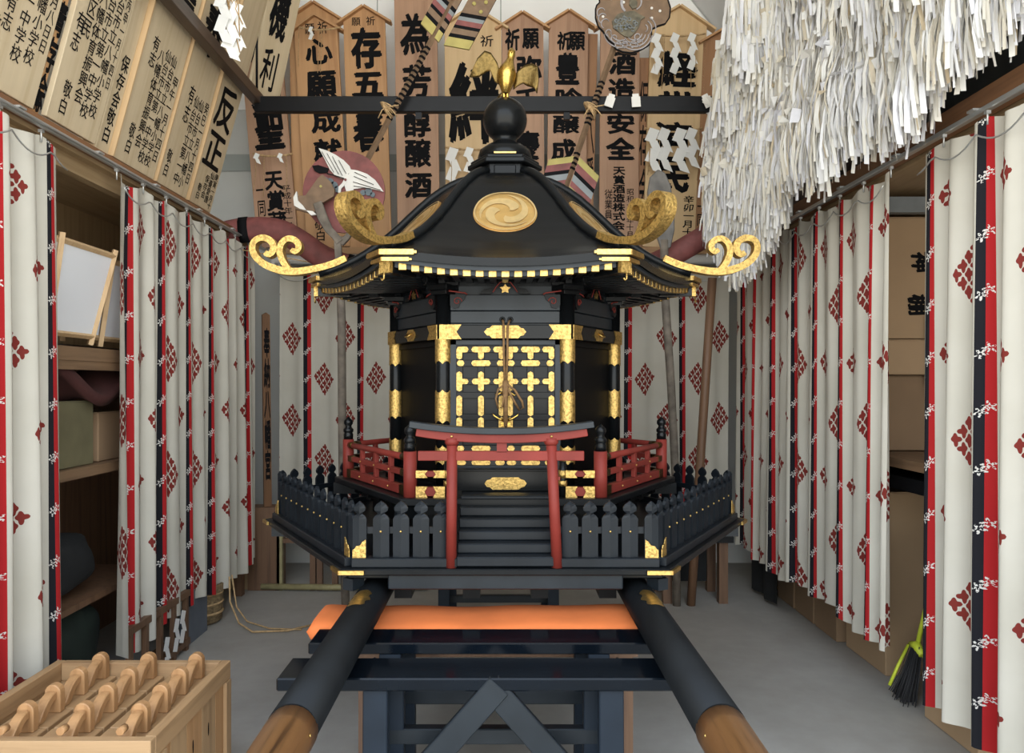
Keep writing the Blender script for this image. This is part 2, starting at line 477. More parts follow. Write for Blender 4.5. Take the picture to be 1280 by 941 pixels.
for k in range(6):
    mb = MB().grid(16, 33, lambda u, v, k=k: roofpt(k, u*2-1, v))
    # underside / thickness of the roof skin
    mb.grid(16, 33, lambda u, v, k=k: roofpt(k, 1-u*2, v)-Vector((0, 0, .030+.02*(1-v))))
    mb.grid(16, 1, lambda u, v, k=k: roofpt(k, u*2-1, 1)-Vector((0, 0, .030*v)), smooth=False)
    rf = obj('roof_face', mb, M['black'], shr)
    # crest disc
    def cr(a, rr, off, k=k): return roofpt(k, 0, .485+rr*math.sin(a)*.145, off, x=rr*math.cos(a)*.132)
    for_n = 40
    cm = MB().grid(for_n, 8, lambda u, v, k=k: cr(-2*PI*u, v*1.0, .006 if v < 1 else .001))
    cr_o = obj('crest', cm, M['goldcrest'], rf)
    tm = MB()
    for q in range(3):
        def comma(u, v, q=q, k=k):
            if u < .5:            # round head of the comma
                pass
            ph = R(120*q)+u*R(185)+R(20)
            rad = .30+.52*min(1, u*1.0)**.9; wd = .40*(1-u)**.8*(1 if u > .12 else math.sqrt(max(0, 1-((.12-u)/.12)**2)))+.012
            rr = rad+(v-.5)*wd
            return cr(-ph, rr, .0085)
        tm.grid(26, 2, comma)
    rim = MB().grid(48, 1, lambda u, v, k=k: cr(-2*PI*u, .93+.05*v, .0085))
    tm.v, tm.f, tm.sm = tm.v, tm.f, tm.sm
    o = len(tm.v); tm.v += rim.v; tm.f += [tuple(i+o for i in f) for f in rim.f]; tm.sm += rim.sm
    obj('crest_relief', tm, M['goldline'], rf)
    # eave mouldings
    em = MB()
    for (dz0, dz1, ins) in ((-.028, -.046, .012), (-.046, -.064, .03)):
        def pt(u, v, k=k, dz0=dz0, dz1=dz1, ins=ins):
            p = roofpt(k, u*2-1, 1); c = Vector((SX, SY, p.z)); q = c+(p-c)*(1-ins/.8)
            return q+Vector((0, 0, dz0+(dz1-dz0)*v))
        em.grid(16, 1, pt, smooth=False)
        def pt2(u, v, k=k, dz1=dz1, ins=ins):
            p = roofpt(k, 1-u*2, 1); c = Vector((SX, SY, p.z)); q = c+(p-c)*(1-(ins+.08*v)/.8)
            return q+Vector((0, 0, dz1))
        em.grid(16, 1, pt2, smooth=False)
    obj('eave_moulding', em, M['gray_black'], shr)
# ridges and scroll ornaments
scr_px = [(700,552),(620,588),(540,612),(460,628),(380,640),(300,638),(230,622),(160,592),(108,548),(84,500),(88,452),(118,424),(160,418),(200,436),(222,472),(214,510),(188,528),(164,514)]
scr_w = [42,44,44,44,46,48,48,46,44,42,40,40,42,44,44,44,40,34]
scr2_px = [(340,640),(300,600),(272,548),(262,500),(276,452),(312,424),(350,426),(382,452),(386,488),(362,508),(338,494)]
scr2_w = [30,40,42,42,40,38,40,42,40,36,28]
def sp(u, v): return ((629-(300+.1875*u))*.003758, 1.5+(479-(220+.1875*v))*.003758)
def smooth2(pts, ws, n=3):
    out, wo = [], []
    for i in range(len(pts)-1):
        p0, p1, p2, p3 = pts[max(i-1, 0)], pts[i], pts[i+1], pts[min(i+2, len(pts)-1)]
        for j in range(n):
            t = j/n
            out.append(tuple(.5*((2*p1[c])+(-p0[c]+p2[c])*t+(2*p0[c]-5*p1[c]+4*p2[c]-p3[c])*t*t+(-p0[c]+3*p1[c]-3*p2[c]+p3[c])*t**3) for c in (0, 1)))
            wo.append(ws[i]*(1-t)+ws[i+1]*t)
    out.append(pts[-1]); wo.append(ws[-1]); return out, wo
for k in range(6):
    rp_ = [cpt(k, prof(t)[0], prof(t)[1]+.008) for t in [i/14*.93 for i in range(15)]]
    obj('hip_ridge', MB().tube(rp_, .019, 8), M['matte'], shr)
    mk = Matrix.Translation((SX, SY, 0)) @ Matrix.Rotation(R(60*k), 4, 'Z')
    g = MB()
    a, wa = smooth2([sp(*p) for p in scr_px], [x*.1875*.003758 for x in scr_w])
    g.sweep(a, wa, -.026, .026, mk)
    a, wa = smooth2([sp(*p) for p in scr2_px], [x*.1875*.003758 for x in scr2_w])
    g.sweep(a, wa, -.0245, .0245, mk)
    if k in (1, 2, 4, 5):
        r0, z0 = .75, 2.075
        for v in g.v:
            l = mk.inverted() @ v; l.x = r0+(l.x-r0)*.86; l.z = z0-.012+(l.z-z0)*.86; w_ = mk @ l; v.x, v.y, v.z = w_
    obj('scroll_ornament', g, M['gold'], shr, bevel=.003)
    # gold angle plates on the eave corner
    cp = MB(); z = 1.998
    for (dr, dz, th, ln) in ((.014, -.028, .020, .125), (.002, -.050, .014, .10)):
        for sgn in (1, -1):
            c0 = cpt(k, .905+dr, z+dz); kf = k if sgn > 0 else k-1
            cN = cpt(k+sgn, .905+dr, z+dz); d = (cN-c0).normalized()
            mm = frame(c0, d, (0, 0, 1))
            cp.box(0, ln, -.004 if sgn > 0 else -.012, .012 if sgn > 0 else .004, 0, th, mm)
            cp.box(ln, ln+.01, -.002, .003, th*.25, th*.75, mm)
    obj('corner_plate', cp, M['goldflat'], shr)
    hp = MB().box(-.022, .022, 0, .16, -.026, .022, corner(k, .885, 1.935))
    hr = obj('hip_rafter', hp, M['black'], shr)
    gt = MB().box(-.024, .024, -.006, .012, -.028, .024, corner(k, .885, 1.935))
    gt.tube([corner(k, .885, 1.935) @ Vector(p) for p in ((.0, -.008, -.028), (0, -.008, -.05), (-.008, -.008, -.056), (-.014, -.008, -.048))], .0035, 6)
    obj('rafter_end', gt, M['gold'], hr)
# rafters with gilded ends
for k in range(6):
    n = 17 if k in (3, 4, 5) else 16
    for i in range(n):
        s = (i+.5)/n*2-1; x = s*.405
        dz = -.038*(1-s*s)
        ft = .868*C30
        fm = face(k, ft, 0)
        zz = 1.938+dz*.8
        rb = MB()
        L = ft-.40
        rb.prism([(x-.0125, 0), (x+.0125, 0), (x+.0125, .03), (x-.0125, .03)], 0, .001, fm @ Matrix.Translation((0, 0, zz-.015))) if False else None
        y1 = min(L, .34); hw_in = (ft-y1)*T30
        if abs(x) > hw_in-.02: y1 = max(.03, ft-(abs(x)+.02)/T30)
        rb.add([(x-.012, 0, zz-.014), (x+.012, 0, zz-.014), (x+.012, 0, zz+.014), (x-.012, 0, zz+.014),
                (x-.012, y1, zz-.014+.05*y1), (x+.012, y1, zz-.014+.05*y1), (x+.012, y1, zz+.014+.05*y1), (x-.012, y1, zz+.014+.05*y1)],
               [(0, 1, 2, 3), (7, 6, 5, 4), (1, 0, 4, 5), (3, 2, 6, 7), (0, 3, 7, 4), (2, 1, 5, 6)][0:0] or
               [(3, 2, 1, 0), (4, 5, 6, 7), (0, 1, 5, 4), (2, 3, 7, 6), (0, 4, 7, 3), (1, 2, 6, 5)], mat=fm)
        ro = obj('rafter', rb, M['matte'], shr)
        obj('rafter_end', MB().box(x-.0155, x+.0155, -.004, .010, zz-.0155, zz+.0185, fm), M['goldflat'], ro, bevel=.002)
obj('soffit', hexprism(MB(), .80, 1.956, 1.972), M['matte'], shr)

# ---- neck, ball and phoenix
nk = MB(); hexprism(nk, .145, 2.42, 2.498); hexprism(nk, .176, 2.498, 2.520); hexprism(nk, .162, 2.520, 2.538)
for k in range(6): nk.box(-.05, .05, -.006, .004, 2.435, 2.490, face(k, .145*C30))
ro = obj('roof_neck', nk, M['matte'], shr, bevel=.004)
obj('gold_strip', MB().box(-.05, .05, -.006, .006, 2.538, 2.545, face(FR, .138)), M['goldflat'], ro)
ballm = Matrix.Translation((SX, SY, 0))
obj('roof_ball', MB().lathe([(.12, 2.538), (.128, 2.556), (.118, 2.588), (.085, 2.612), (.058, 2.622), (.055, 2.640), (.060, 2.652)]+[(.104*math.sin(R(a)), 2.735-.104*math.cos(R(a))) for a in range(38, 180, 9)]+[(.001, 2.839)], 36, ballm), M['black'], shr)
S_ = .003758
def bp(px, py, y=0): return Vector((SX+(px-634.5)*S_, SY+y, 1.5+(479-(60+(py-60)*1.03))*S_-.010))
ph = obj('phoenix', MB().tube([bp(635, 117, 0), bp(635.5, 112, -.01), bp(636, 102, -.015), bp(637, 92, -.02), bp(638, 84, -.02), bp(640, 78, -.015), bp(641.5, 72, -.012), bp(642.5, 67, -.012), bp(643, 62.5, -.016), bp(643, 59.5, -.018)],
      [.008, .02, .037, .044, .036, .024, .016, .019, .017, .006], 16), M['goldbird'], shr)
obj('beak', MB().tube([bp(643, 64, -.03), bp(643, 66, -.05), bp(643, 69, -.06)], [.008, .006, .001], 8), M['goldbird'], ph)
def wing(pts_top, pts_bot, depth, nm='wing'):
    n = len(pts_top)
    def up(i, sgn):
        pass
    vs = []; N = 7
    for i in range(n):
        for j in range(N+1):
            t = j/N; p = pts_top[i].lerp(pts_bot[i], t)
            vs.append(p+Vector((0, -depth*math.sin(PI*i/(n-1))*(1-.5*t)-.006*math.sin(j*PI), 0)))
    fs = [(i*(N+1)+j, i*(N+1)+j+1, (i+1)*(N+1)+j+1, (i+1)*(N+1)+j) for i in range(n-1) for j in range(N)]
    mb = MB().add(vs, fs, True)
    o = obj(nm, mb, M['goldold'], ph)
    s = o.modifiers.new('t', 'SOLIDIFY'); s.thickness = .006
wing([bp(630, 92, .0), bp(625, 76, .01), bp(617, 65, .015), bp(609, 63, .01), bp(600, 72, 0), bp(590, 95, -.02)],
     [bp(627, 102, .0), bp(622, 99, .01), bp(616, 85, .015), bp(612, 87, .01), bp(602, 94, 0), bp(592, 95.5, -.02)], .03)
wing([bp(645, 92, .0), bp(652, 84, .01), bp(660, 79, .015), bp(668, 78, .01), bp(675, 82, 0), bp(676, 100, -.02), bp(675, 114, -.02)],
     [bp(645, 108, .0), bp(651, 103, .01), bp(657, 100, .015), bp(662, 104, .01), bp(667, 106, 0), bp(671, 109, -.02), bp(674, 114.5, -.02)], .03)
for dx in (-7, 0, 7):
    obj('tail_feather', MB().tube([bp(635, 108, .02), bp(632+dx*.6, 114, .05), bp(630+dx, 118, .09), bp(629+dx*1.6, 124, .12)], [.012, .013, .011, .003], 8), M['goldold'], ph)
for dx in (-2.2, 2.2):
    obj('leg', MB().tube([bp(635.5+dx, 110, -.01), bp(635.5+dx, 117, -.015), bp(635.5+dx, 124, 0)], [.010, .007, .009], 8), M['goldbird'], ph)

# ---- body
BR, BA = .51, .51*C30
def fx(px): return (px-630.5)*.003295
def fz(py): return 1.5+(479-py)*.003295
ZB0, ZB1 = 1.07, 1.90
for k in range(6):
    c = cpt(k, BR, 0)
    cmn = obj('column', MB().tube([(c.x, c.y, ZB0), (c.x, c.y, ZB1)], .031, 20), M['black'], shr)
    for (za, zb) in ((fz(455), fz(424)), (fz(529), fz(487)), (fz(580), fz(556))):
        g = MB()
        zc = []
        n = 24
        for i in range(n+1):
            t = i/n*2*PI
            cut = .012*abs(math.cos(t*3))
            zc.append((c.x+.0335*math.cos(t), c.y+.0335*math.sin(t), za+cut, zb-(cut if zb < fz(430) else 0)))
        vs = [(a, b, z0) for a, b, z0, z1 in zc]+[(a, b, z1) for a, b, z0, z1 in zc]
        g.add(vs, [(i, i+1, n+2+i, n+1+i) for i in range(n)], True)
        obj('gold_band', g, M['gold'], cmn)
    fm = face(k, BA)
    if k != FR:
        p = MB().box(-.235, .235, .012, .03, ZB0, ZB1, fm)
        p.box(-.235, .235, .0, .014, 1.655, 1.675, fm); p.box(-.235, .235, 0, .014, ZB0, 1.12, fm)
        obj('wall_panel', p, M['panel'], shr)
    # rail with gold fittings
    rl = obj('tie_rail', MB().box(-.262, .262, -.034, .012, fz(424), fz(407), fm), M['black'], shr, bevel=.002)
    zt, zm, zb = fz(406.5), fz(415.5), fz(424.5)
    for sgn in (1, -1):
        g = MB().prism([(sgn*.268, zb), (sgn*.178, zb), (sgn*.198, zm), (sgn*.178, zt), (sgn*.268, zt)], -.038, -.033, fm)
        obj('corner_fitting', g, M['gold'], rl)
    def plaque(cx, cz, w, h, y, fm=fm):
        hw, hh = w/2, h/2
        pts = [(-hw, 0), (-hw*.86, hh*.55), (-hw*.74, hh*.6), (-hw*.62, hh), (hw*.62, hh), (hw*.74, hh*.6), (hw*.86, hh*.55), (hw, 0),
               (hw*.86, -hh*.55), (hw*.74, -hh*.6), (hw*.62, -hh), (-hw*.62, -hh), (-hw*.74, -hh*.6), (-hw*.86, -hh*.55)]
        return MB().prism([(cx+a, cz+b) for a, b in pts], y-.004, y, fm)
    if k == FR:
        obj('centre_plaque', plaque(0, zm, .172, .052, -.033), M['gold'], rl)
    else:
        obj('centre_plaque', plaque(0, zm, .10, .050, -.033), M['gold'], rl)
        g = MB().tube([fm @ Vector(p) for p in ((-.018, -.04, zm+.008), (-.016, -.055, zm-.006), (.016, -.055, zm-.006), (.018, -.04, zm+.008))], .004, 6)
        obj('ring_handle', g, M['goldflat'], rl)
    # upper boards, frog-leg strut and purlin
    ub = MB()
    ub.box(-.225, .225, -.004, .02, fz(404), fz(389), fm); ub.box(-.225, .225, -.014, .02, fz(388.5), fz(369), fm)
    ub.box(-.24, .24, .01, .03, fz(424), 1.97, fm)
    obj('lintel_board', ub, M['gray_black'], shr, bevel=.002)
    fl = MB()
    pts = [(-.105, fz(368)), (-.085, fz(362)), (-.055, fz(361)), (-.035, fz(352)), (-.018, fz(348)), (.018, fz(348)), (.035, fz(352)), (.055, fz(361)), (.085, fz(362)), (.105, fz(368)),
           (.06, fz(368)), (.045, fz(364)), (.025, fz(355)), (.0, fz(352.5)), (-.025, fz(355)), (-.045, fz(364)), (-.06, fz(368))]
    n = 10
    for i in range(9):
        a, b = pts[i], pts[i+1]
        ia, ib = pts[16-min(6, max(0, i-1))], pts[16-min(6, max(0, i))]
        fl.prism([a, ia, ib, b] if True else [], -.02, -.004, fm)
    flo = obj('frog_leg_strut', fl, M['black'], shr)
    rl2 = MB().tube([fm @ Vector((x, -.022, z)) for x, z in ((-.05, fz(366)), (-.038, fz(360)), (-.022, fz(354)), (0, fz(352)), (.022, fz(354)), (.038, fz(360)), (.05, fz(366)))], .0022, 5)
    obj('red_outline', rl2, M['red'], flo)
    star = []
    for i in range(10):
        a = PI/2+i*PI/5; r = .020 if i % 2 == 0 else .011
        star.append((r*math.cos(a)*1.15, fz(362)+r*math.sin(a)))
    obj('gold_flower', MB().prism(star, -.024, -.018, fm), M['goldflat'], flo)
    # bracket complex above the column
    cm_ = corner(k, BR)
    bk = MB()
    for (hw, z0, z1, yo, yi) in ((.038, 1.862, 1.880, -.036, .036), (.050, 1.880, 1.902, -.05, .05)):
        bk.box(-hw, hw, yo, yi, z0, z1, cm_)
    bk.box(-.012, .012, -.13, .08, 1.902, 1.922, cm_); bk.box(-.020, .020, -.135, -.095, 1.922, 1.938, cm_)
    for sg, kk in ((1, k), (-1, k-1)):
        fm2 = face(kk % 6, BA)
        sx_ = -.255 if sg > 0 else .255
        bk.box(sx_-.065 if sg < 0 else sx_, sx_ if sg < 0 else sx_+.065, -.03, .0, 1.898, 1.915, fm2)
        xe = sx_+sg*.055
        bk.box(xe-.016, xe+.016, -.034, .0, 1.915, 1.934, fm2)
        bk.box(sx_+sg*.0-.014, sx_+.014, -.085, .0, 1.900, 1.917, fm2)
        bk.box(sx_-.018, sx_+.018, -.1, -.06, 1.917, 1.934, fm2)
    bo = obj('bracket', bk, M['black'], shr, bevel=.002)
    for sg, kk in ((1, k), (-1, k-1)):
        fm2 = face(kk % 6, BA)
        sx_ = -.255 if sg > 0 else .255
        x0 = sx_-sg*.04; zt = fz(369)
        # carved nose: flares out along each face beyond the column
        nose = [(sx_+sg*.03, zt), (sx_+sg*.095, zt), (sx_+sg*.088, zt-.02), (sx_+sg*.070, zt-.034), (sx_+sg*.066, zt-.052), (sx_+sg*.045, zt-.058), (sx_+sg*.03, zt-.045)]
        no = obj('carved_nose', MB().prism(nose, -.026, -.004, fm2), M['matte'], bo)
        sw = [(sx_+sg*(.058+.019*(1-t)*math.cos(t*9)), zt-.028+.019*(1-t)*math.sin(t*9)) for t in [i/16*.85 for i in range(17)]]
    for sg, kk in ((1, k), (-1, k-1)):
        fm2 = face(kk % 6, BA); sx_ = -.255 if sg > 0 else .255; zt = fz(369)
        sw = [fm2 @ Vector((sx_+sg*(.060+.019*(1-t)*math.cos(t*9)), -.028, zt-.028+.018*(1-t)*math.sin(t*9))) for t in [i/16*.85 for i in range(17)]]
        ol = MB().tube(sw, .0022, 5)
        ol.tube([fm2 @ Vector((sx_+sg*a, -.03, zt+b)) for a, b in ((-.01, .012), (.03, .014), (.09, .006), (.10, .0))], .003, 5)
        obj('red_scrollwork', ol, M['red'], bo)
    # rough wall under the rafters
wk = MB(); hexprism(wk, .50, 1.90, 1.965, .50)
obj('bracket_backing', wk, M['matte'], shr)

# ---- front doors
fm = face(FR, BA)
df = MB()
df.box(fx(561), fx(570), -.012, .01, fz(583), fz(425), fm); df.box(fx(692), fx(701), -.012, .01, fz(583), fz(425), fm)
df.box(fx(561), fx(701), -.012, .01, fz(431.5), fz(425), fm); df.box(fx(561), fx(701), -.012, .01, fz(586), fz(581), fm)
df.box(-.235, .235, .006, .02, ZB0, fz(424), fm)
obj('door_frame', df, M['gray_black'], shr, bevel=.002)
cols_l = [573.5, 600.5, 626.2]; rows_ = [437, 454, 476.7, 494, 521, 541, 560, 577.5]
def pill(mb, cx, cz, w, h, y, fm=fm):
    hw, hh = w/2, h/2; r = min(hw, hh)
    pts = []
    if hw > hh: pts = [(-hw, 0), (-hw+r*.5, hh*.9), (-hw+r*1.1, hh), (hw-r*1.1, hh), (hw-r*.5, hh*.9), (hw, 0), (hw-r*.5, -hh*.9), (hw-r*1.1, -hh), (-hw+r*1.1, -hh), (-hw+r*.5, -hh*.9)]
    else: pts = [(0, hh), (hw*.9, hh-r*.5), (hw, hh-r*1.1), (hw, -hh+r*1.1), (hw*.9, -hh+r*.5), (0, -hh), (-hw*.9, -hh+r*.5), (-hw, -hh+r*1.1), (-hw, hh-r*1.1), (-hw*.9, hh-r*.5)]
    mb.prism([(cx+a, cz+b) for a, b in pts], y-.004, y, fm)
U = .003295
for side in (-1, 1):
    if side < 0: cols = [573.5, 600.5, 626.0]
    else: cols = [636.5, 662.0, 688.0]
    d = MB()
    x0, x1 = (fx(570), fx(630.9)) if side < 0 else (fx(631.1), fx(692))
    d.box(x0, x1, -.002, .006, fz(581), fz(431), fm)
    for c_ in cols: d.box(fx(c_-4.4), fx(c_+4.4), -.012, -.002, fz(581), fz(431), fm)
    for r_ in rows_: d.box(x0, x1, -.014, -.002, fz(r_+4), fz(r_-4), fm)
    do = obj('door', d, M['black'], shr, bevel=.0015)
    def fit(cx, cy, w, h, shape='p'):
        g = MB(); x, z = fx(cx), fz(cy)
        if shape == 'p': pill(g, x, z, w*U, h*U, -.014)
        if shape == 'x': pill(g, x, z, 23*U, 7*U, -.014); pill(g, x, z, 7*U, 25*U, -.0138)
        if shape == 'T': pill(g, x, z, 24*U, 7*U, -.014); pill(g, x, z-6*U, 7*U, 13*U, -.0138)
        obj('gold_fitting', g, M['gold'], do)
    for ci, c_ in enumerate(cols):
        edge = (side < 0 and ci == 2) or (side > 0 and ci == 0)
        outer = (side < 0 and ci == 0) or (side > 0 and ci == 2)
        off = 0
        wlim = 1
        if edge: off = -3*side*-1; off = 3 if side > 0 else -3
        if outer: off = 4 if side < 0 else -4
        if edge or outer:
            g = MB(); x = fx(c_)
            xo = fx(c_+off)
            pill(g, xo, fz(437), 15*U, 7*U, -.014); pill(g, x, fz(442), 7*U, 15*U, -.0138); obj('gold_fitting', g, M['gold'], do)
            g = MB(); pill(g, fx(c_+off*.4), fz(454), 9.5*U, 7*U, -.014); obj('gold_fitting', g, M['gold'], do)
            g = MB(); pill(g, xo, fz(476.7), 15*U, 6.5*U, -.014); pill(g, x, fz(476.7), 7*U, 25*U, -.0138); obj('gold_fitting', g, M['gold'], do)
            g = MB(); pill(g, fx(c_+off*.4), fz(560), 9.5*U, 7*U, -.014); obj('gold_fitting', g, M['gold'], do)
            g = MB(); pill(g, fx(c_+off*.6), fz(577.5), 12*U, 6*U, -.014); obj('gold_fitting', g, M['gold'], do)
        else:
            fit(c_, 437, 0, 0, 'T'); fit(c_, 454, 24, 7); fit(c_, 476.7, 0, 0, 'x'); fit(c_, 560, 24, 7); fit(c_, 577.5, 24, 6)
        fit(c_, 507, 7, 26); fit(c_, 532, 7, 22)
# braided cord with a bow and the gold latch
cd = MB()
yc = -.045
def dp(px, py, y=yc): return fm @ Vector((fx(px), y, fz(py)))
cd.tube([dp(627, 400, .0), dp(628, 402, -.03), dp(628.5, 408), dp(628.8, 440), dp(630, 478)], .0048, 8)
cd.tube([dp(637, 400, .0), dp(635, 403, -.03), dp(633.5, 410), dp(633.3, 440), dp(632, 478)], .0048, 8)
cd.tube([dp(631, 476), dp(631, 486, yc-.006), dp(631, 500), dp(631, 532)], [.012, .014, .009, .010], 10)
cd.tube([dp(630, 480, yc-.01), dp(622, 486, yc-.015), dp(619, 498, yc-.015), dp(622, 510, yc-.012), dp(627, 508, yc-.01), dp(629, 496, yc-.01), dp(631, 484, yc-.01)], .0042, 8)
cd.tube([dp(632, 480, yc-.01), dp(642, 487, yc-.015), dp(651, 501, yc-.015), dp(653, 509, yc-.012), dp(648, 512, yc-.01), dp(641, 500, yc-.01), dp(633, 484, yc-.01)], .0048, 8)
obj('door_cord', cd, M['cord'], shr)
ho = MB()
for px in (627, 637):
    ho.lathe([(.011, -.006), (.0125, 0), (.009, .004), (.006, .0)], 16, fm @ Matrix.Translation((fx(px), -.004, fz(399.5))) @ Matrix.Rotation(R(90), 4, 'X'))
obj('cord_hole', ho, M['matte'], shr)
lt = MB()
for sgn in (-1, 1):
    lt.tube([dp(631, 525, yc+.01), dp(631+sgn*8, 523, yc), dp(631+sgn*14, 519, yc), dp(631+sgn*16, 516, yc)], [.006, .005, .004, .002], 8)
    lt.tube([dp(631, 492, yc+.02), dp(631+sgn*7, 491, yc+.01), dp(631+sgn*11, 494, yc+.01), dp(631+sgn*13, 492, yc+.01)], [.005, .004, .004, .002], 8)
lt.box(fx(625), fx(637), -.05, -.02, fz(532), fz(527), fm)
obj('gold_latch', lt, M['goldbird'], shr)

# ---- lower body, balcony
lb = MB(); hexprism(lb, .56, 1.05, 1.085); hexprism(lb, .60, 1.02, 1.05)
obj('body_sill', lb, M['black'], shr)
sb = MB().box(-.2, .2, -.05, .02, fz(612), fz(585), face(FR, BA)); sb.box(-.2, .2, -.065, .02, fz(587), fz(584), face(FR, BA))
so = obj('threshold_beam', sb, M['black'], shr, bevel=.003)
pq = MB().prism([(a, b) for a, b in [(fx(605), fz(602)), (fx(608), fz(598)), (fx(612), fz(597)), (fx(615), fz(594.5)), (fx(647), fz(594.5)), (fx(650), fz(597)), (fx(654), fz(598)), (fx(657), fz(602)), (fx(654), fz(606)), (fx(650), fz(607)), (fx(647), fz(609.5)), (fx(615), fz(609.5)), (fx(612), fz(607)), (fx(608), fz(606))]], -.055, -.05, face(FR, BA))
obj('gold_plaque', pq, M['gold'], so)
bl = MB(); hexprism(bl, .80, 1.035, 1.062); 
obj('balcony_floor', bl, M['matte'], shr, bevel=.003)
un = MB(); hexprism(un, .70, .985, 1.035); hexprism(un, .62, .90, .985)
for k in range(6):
    for i in range(5):
        x = (i-2)*.14
        un.box(x-.02, x+.02, -.11, .1, .995, 1.035, face(k, .60*C30)); un.box(x-.03, x+.03, -.05, .1, .96, .995, face(k, .60*C30))
    un.box(-.025, .025, -.18, .1, .985, 1.035, corner(k, .62))
obj('balcony_underframe', un, M['matte'], shr)
RR = .735
for k in range(6):
    c = cpt(k, RR, 0)
    po = obj('railing_post', MB().tube([(c.x, c.y, 1.035), (c.x, c.y, 1.238)], .026, 16), M['red'], shr)
    obj('post_cap', MB().lathe([(.022, 1.238), (.023, 1.262), (.019, 1.268), (.024, 1.274), (.024, 1.285), (.017, 1.292), (.014, 1.30), (.022, 1.312), (.021, 1.325), (.010, 1.336), (.001, 1.345)], 16, Matrix.Translation((c.x, c.y, 0))), M['black'], po)
    cp = MB()
    for sg in (1, -1):
        d = (cpt(k+sg, RR, 0)-c).normalized(); mm = frame(c, d, (0, 0, 1)); 
        cp.box(.0, .10, -.034, .034, 1.040, 1.050, mm)
    obj('foot_plate', cp, M['goldflat'], po)
    # railing runs
    fmk = face(k, RR*C30); hw = RR*.5-.024
    segs = [(-hw, hw)] if k != FR else [(-hw, -.232), (.232, hw)]
    for a, b in segs:
        rr_ = MB()
        rr_.tube([fmk @ Vector((a, 0, 1.212)), fmk @ Vector((b, 0, 1.212))], .0135, 10) if k != FR else None
        rr_.box(a, b, -.010, .010, 1.140, 1.162, fmk); rr_.box(a, b, -.014, .014, 1.066, 1.100, fmk)
        if k != FR:
            for i in range(1, 4):
                x = a+(b-a)*i/4; rr_.box(x-.012, x+.012, -.009, .009, 1.10, 1.205, fmk)
        if not len(rr_.v): continue
        ra = obj('railing', rr_, M['red'], shr, bevel=.0015)
        if k == FR:
            sg = 1 if a > 0 else -1; xo, xi = (b, a) if sg > 0 else (a, b)
            for z0, z1 in ((1.137, 1.165), (1.062, 1.104)):
                zm_ = (z0+z1)/2
                for (u0, dr) in ((xo, -sg), (xi, sg)):
                    g = MB().prism([(u0, z0), (u0+dr*.045, z0), (u0+dr*.034, zm_), (u0+dr*.045, z1), (u0, z1)], -.018, -.013, fmk)
                    obj('rail_fitting', g, M['gold'], ra)
        else:
            for i in range(1, 4):
                x = a+(b-a)*i/4
                for z in (1.151, 1.083):
                    obj('stud', MB().lathe([(.005, 0), (.004, .004), (.001, .005)], 8, fmk @ Matrix.Translation((x, -.014 if z < 1.1 else -.010, z)) @ Matrix.Rotation(R(90), 4, 'X')), M['goldflat'], ra)
            for u0 in (a, b):
                g = MB()
                sgn = 1 if u0 == a else -1
                for z0, z1, yy in ((1.138, 1.164, .012), (1.064, 1.102, .016)):
                    x0, x1 = sorted((u0, u0+sgn*.05)); g.box(x0, x1, -yy, yy, z0, z1, fmk)
                g.tube([fmk @ Vector((u0, 0, 1.212)), fmk @ Vector((u0+sgn*.05, 0, 1.212))], .0148, 10)
                obj('rail_fitting', g, M['goldold'], ra)
    # front newel between railing and stair
for sg in (-1, 1):
    fmk = face(FR, RR*C30)
    cn = fmk @ Vector((sg*.222, 0, 0))
    nw = obj('newel_post', MB().tube([(cn.x, cn.y, 1.062), (cn.x, cn.y, 1.20)], .014, 12), M['black'], shr)
    for z0, z1 in ((1.105, 1.125), (1.135, 1.165)):
        obj('gold_band', MB().tube([(cn.x, cn.y, z0), (cn.x, cn.y, z1)], .0165, 12), M['gold'], nw)

# ---- staircase
st = MB(); yb, yt = .96, .50
n = 6
fs_ = face(FR, 0)
so = obj('stair_stringer', MB().prism([(a, b) for a, b in [(-.19, 0), (-.176, 0), (-.176, 1), (-.19, 1)]], 0, .001, fs_) if False else
   MB().add([fs_ @ Vector((sg*x, -d, z)) for sg in (-1, 1) for x in (.168, .186) for d, z in ((.955, .868), (.955, .895), (.62, 1.085), (.62, .868))],
   [(0, 1, 2, 3), (7, 6, 5, 4), (0, 4, 5, 1), (1, 5, 6, 2), (2, 6, 7, 3), (3, 7, 4, 0), (8, 9, 10, 11), (15, 14, 13, 12), (8, 12, 13, 9), (9, 13, 14, 10), (10, 14, 15, 11), (11, 15, 12, 8)]), M['matte'], shr)
for i in range(6):
    d0 = .955-i*.055; z = .868+.034*(i+1)
    obj('stair_step', MB().box(-.17, .17, -d0, -.60, z-.034, z, fs_), M['fence'], so, bevel=.004)

